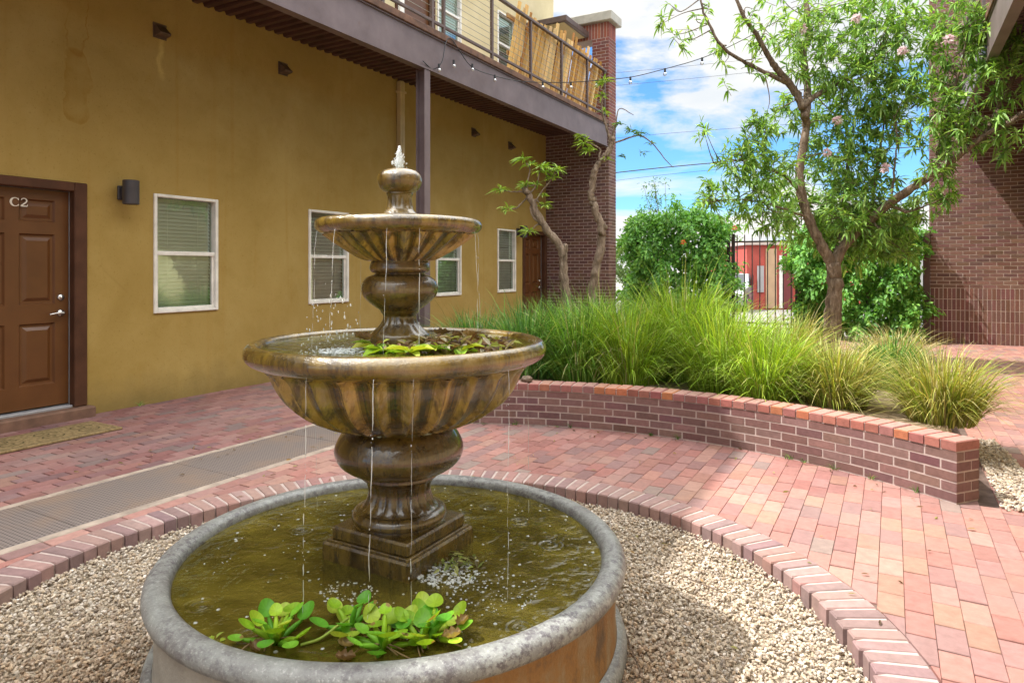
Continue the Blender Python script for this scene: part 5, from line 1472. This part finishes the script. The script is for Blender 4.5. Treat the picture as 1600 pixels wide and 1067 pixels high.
# small lump on the planter wall
c=np.array([*(FC[:2]+3.40*np.array([math.cos(R(29.54+66.5)),math.sin(R(29.54+66.5))])),.37]); c=G(818,5.93,.37)
rd=np.hypot(c[0]-FX,c[1]-FY); c[:2]=FC[:2]+(c[:2]-FC[:2])*(3.41/rd)
mb=MB(); 
for k in range(5):
    mb.add(ICV*np.array([.042,.04,.03])*rng.uniform(.7,1.0)*(1+rng.normal(0,.12,(len(ICV),1)))+c+np.array([rng.uniform(-.03,.03),rng.uniform(-.02,.02),.024]),ICF,(.09,.04,.025))
tag(mb.build('bark_lump',BARK,None,loc=c),'small dark brown lump lying on the planter wall cap','lump')
# twigs on gravel
for i,(pts,lab) in enumerate((([(1075,905),(1100,915),(1130,927)],'thin dark twig lying on the sunlit gravel'),([(972,975),(985,1010),(1000,1050)],'pale dry stalk on the gravel beside the pool base'))):
    q=[]
    for (px,py) in pts:
        d=FPX*(EYE+.05)/(py-420); q.append(G(px,d,-.045))
    mb=MB(); mb.tube(smoothpath(q,5),.003,6,(.12,.08,.05)); tag(mb.build('twig',BARK,None,loc=q[0]),lab,'twig')
# ------------------------------------------------------------------ string lights, wires
st=thing('string_lights','black string of clear bulbs hung from the balcony across the courtyard','string lights',(BX,8.0,4.5))
ctl=[(BX+.02,6.85,4.02),tuple(P(676,108,8.75)),tuple(P(690,98,8.8)),(BX+.045,7.4,4.47),tuple(P(735,103,9.4)),tuple(P(770,118,9.9)),tuple(P(810,127,10.2)),tuple(P(850,129,10.1)),tuple(P(892,129,9.9)),tuple(P(932,126,9.7)),tuple(P(985,121,9.6)),tuple(P(1039,108,9.6)),tuple(P(1097,91,9.6)),tuple(P(1160,63,9.7)),tuple(P(1260,5,9.9)),tuple(P(1400,-95,10.2))]
q=smoothpath(np.array(ctl),8); mb=MB(); mb.tube(q,.006,6); mb.build('cord',CORD,st,True)
BULB=clearmat('bulb_glass',(.95,.93,.9),.03,.12,1.45)
for (px,py,d) in((686,101,8.75),(709,95,9.05),(738,101,9.4),(773,118,9.9),(848,129,10.1),(892,129,9.9),(932,126,9.7),(985,121,9.6),(1039,108,9.6),(1097,91,9.6)):
    c=P(px,py,d)
    mb=MB(); L=[(.001,c[2]-.045),(.010,c[2]-.05),(.022,c[2]-.062),(.026,c[2]-.076),(.022,c[2]-.092),(.010,c[2]-.101),(.001,c[2]-.103)]
    mb.lathe(L,(c[0],c[1]),14); b=mb.build('bulb',BULB,st,True)
    mb=MB(); mb.tube([c+np.array([0,0,.005]),c-np.array([0,0,.05])],.016,8); mb.build('socket',CORD,b)
for i,(pts,d,r,lab) in enumerate((([(900,277),(1090,257),(1450,228)],36,.028,'thick black power line low in the sky behind the tower'),([(900,290),(1090,268),(1450,236)],37,.010,'thin power line just below the thick one'),([(900,120),(1130,98),(1450,62)],40,.010,'topmost thin power line crossing the clouds'),([(900,140),(1130,118),(1450,82)],40,.010,'second highest thin power line crossing the clouds'),([(900,222),(1090,205),(1450,180)],38,.010,'thin power line above the blue sky band'))):
    mb=MB(); q=smoothpath([P(a,b,d) for a,b in pts],8); q=np.vstack([q[0]+(q[0]-q[8])*1.0,q,q[-1]+(q[-1]-q[-9])*.5]); mb.tube(q,r,5)
    tag(mb.build('power_line',CORD,None,loc=q[0]),lab,'power line','power lines beyond the courtyard')

# wind-blown bits on the paving and gravel
mb=MB(); N=150
an=rng.uniform(R(20),R(175),N); ra=np.where(rng.random(N)<.5,rng.uniform(3.0,3.31,N),rng.uniform(1.0,3.2,N))
pos=np.stack([FX+ra*np.cos(an),FY+ra*np.sin(an),np.where(ra<1.76,-.045,.010)],1)
dv=rng.normal(0,1,(N,3)); dv[:,2]*=.15
leaves(mb,pos,dv,rng.uniform(.018,.05,N),rng.uniform(.008,.016,N),cols(N,[(.20,.12,.06),(.30,.2,.1),(.12,.08,.045),(.26,.24,.08)],.2),.25,.05)
stuff(mb.build('leaf_debris',LEAF),'scattered small dry leaves on the paving and gravel','leaves')

# little weeds in the joints
mb=MB(); rgw=np.random.default_rng(5)
for i in range(26):
    if i<12: x,y=WX+.03,float(rgw.uniform(3.7,11)); z=0
    else:
        a=R(float(rgw.uniform(55,125))); x,y,z=FX+(RW0-.012)*math.cos(a),FY+(RW0-.012)*math.sin(a),0
    grass(mb,(x,y,z),float(rgw.uniform(.03,.07)),.035,14,GDK,.004,.4,900+i)
stuff(mb.build('joint_weeds',GRASS),'tiny weeds in the joints at the foot of the walls','weeds')
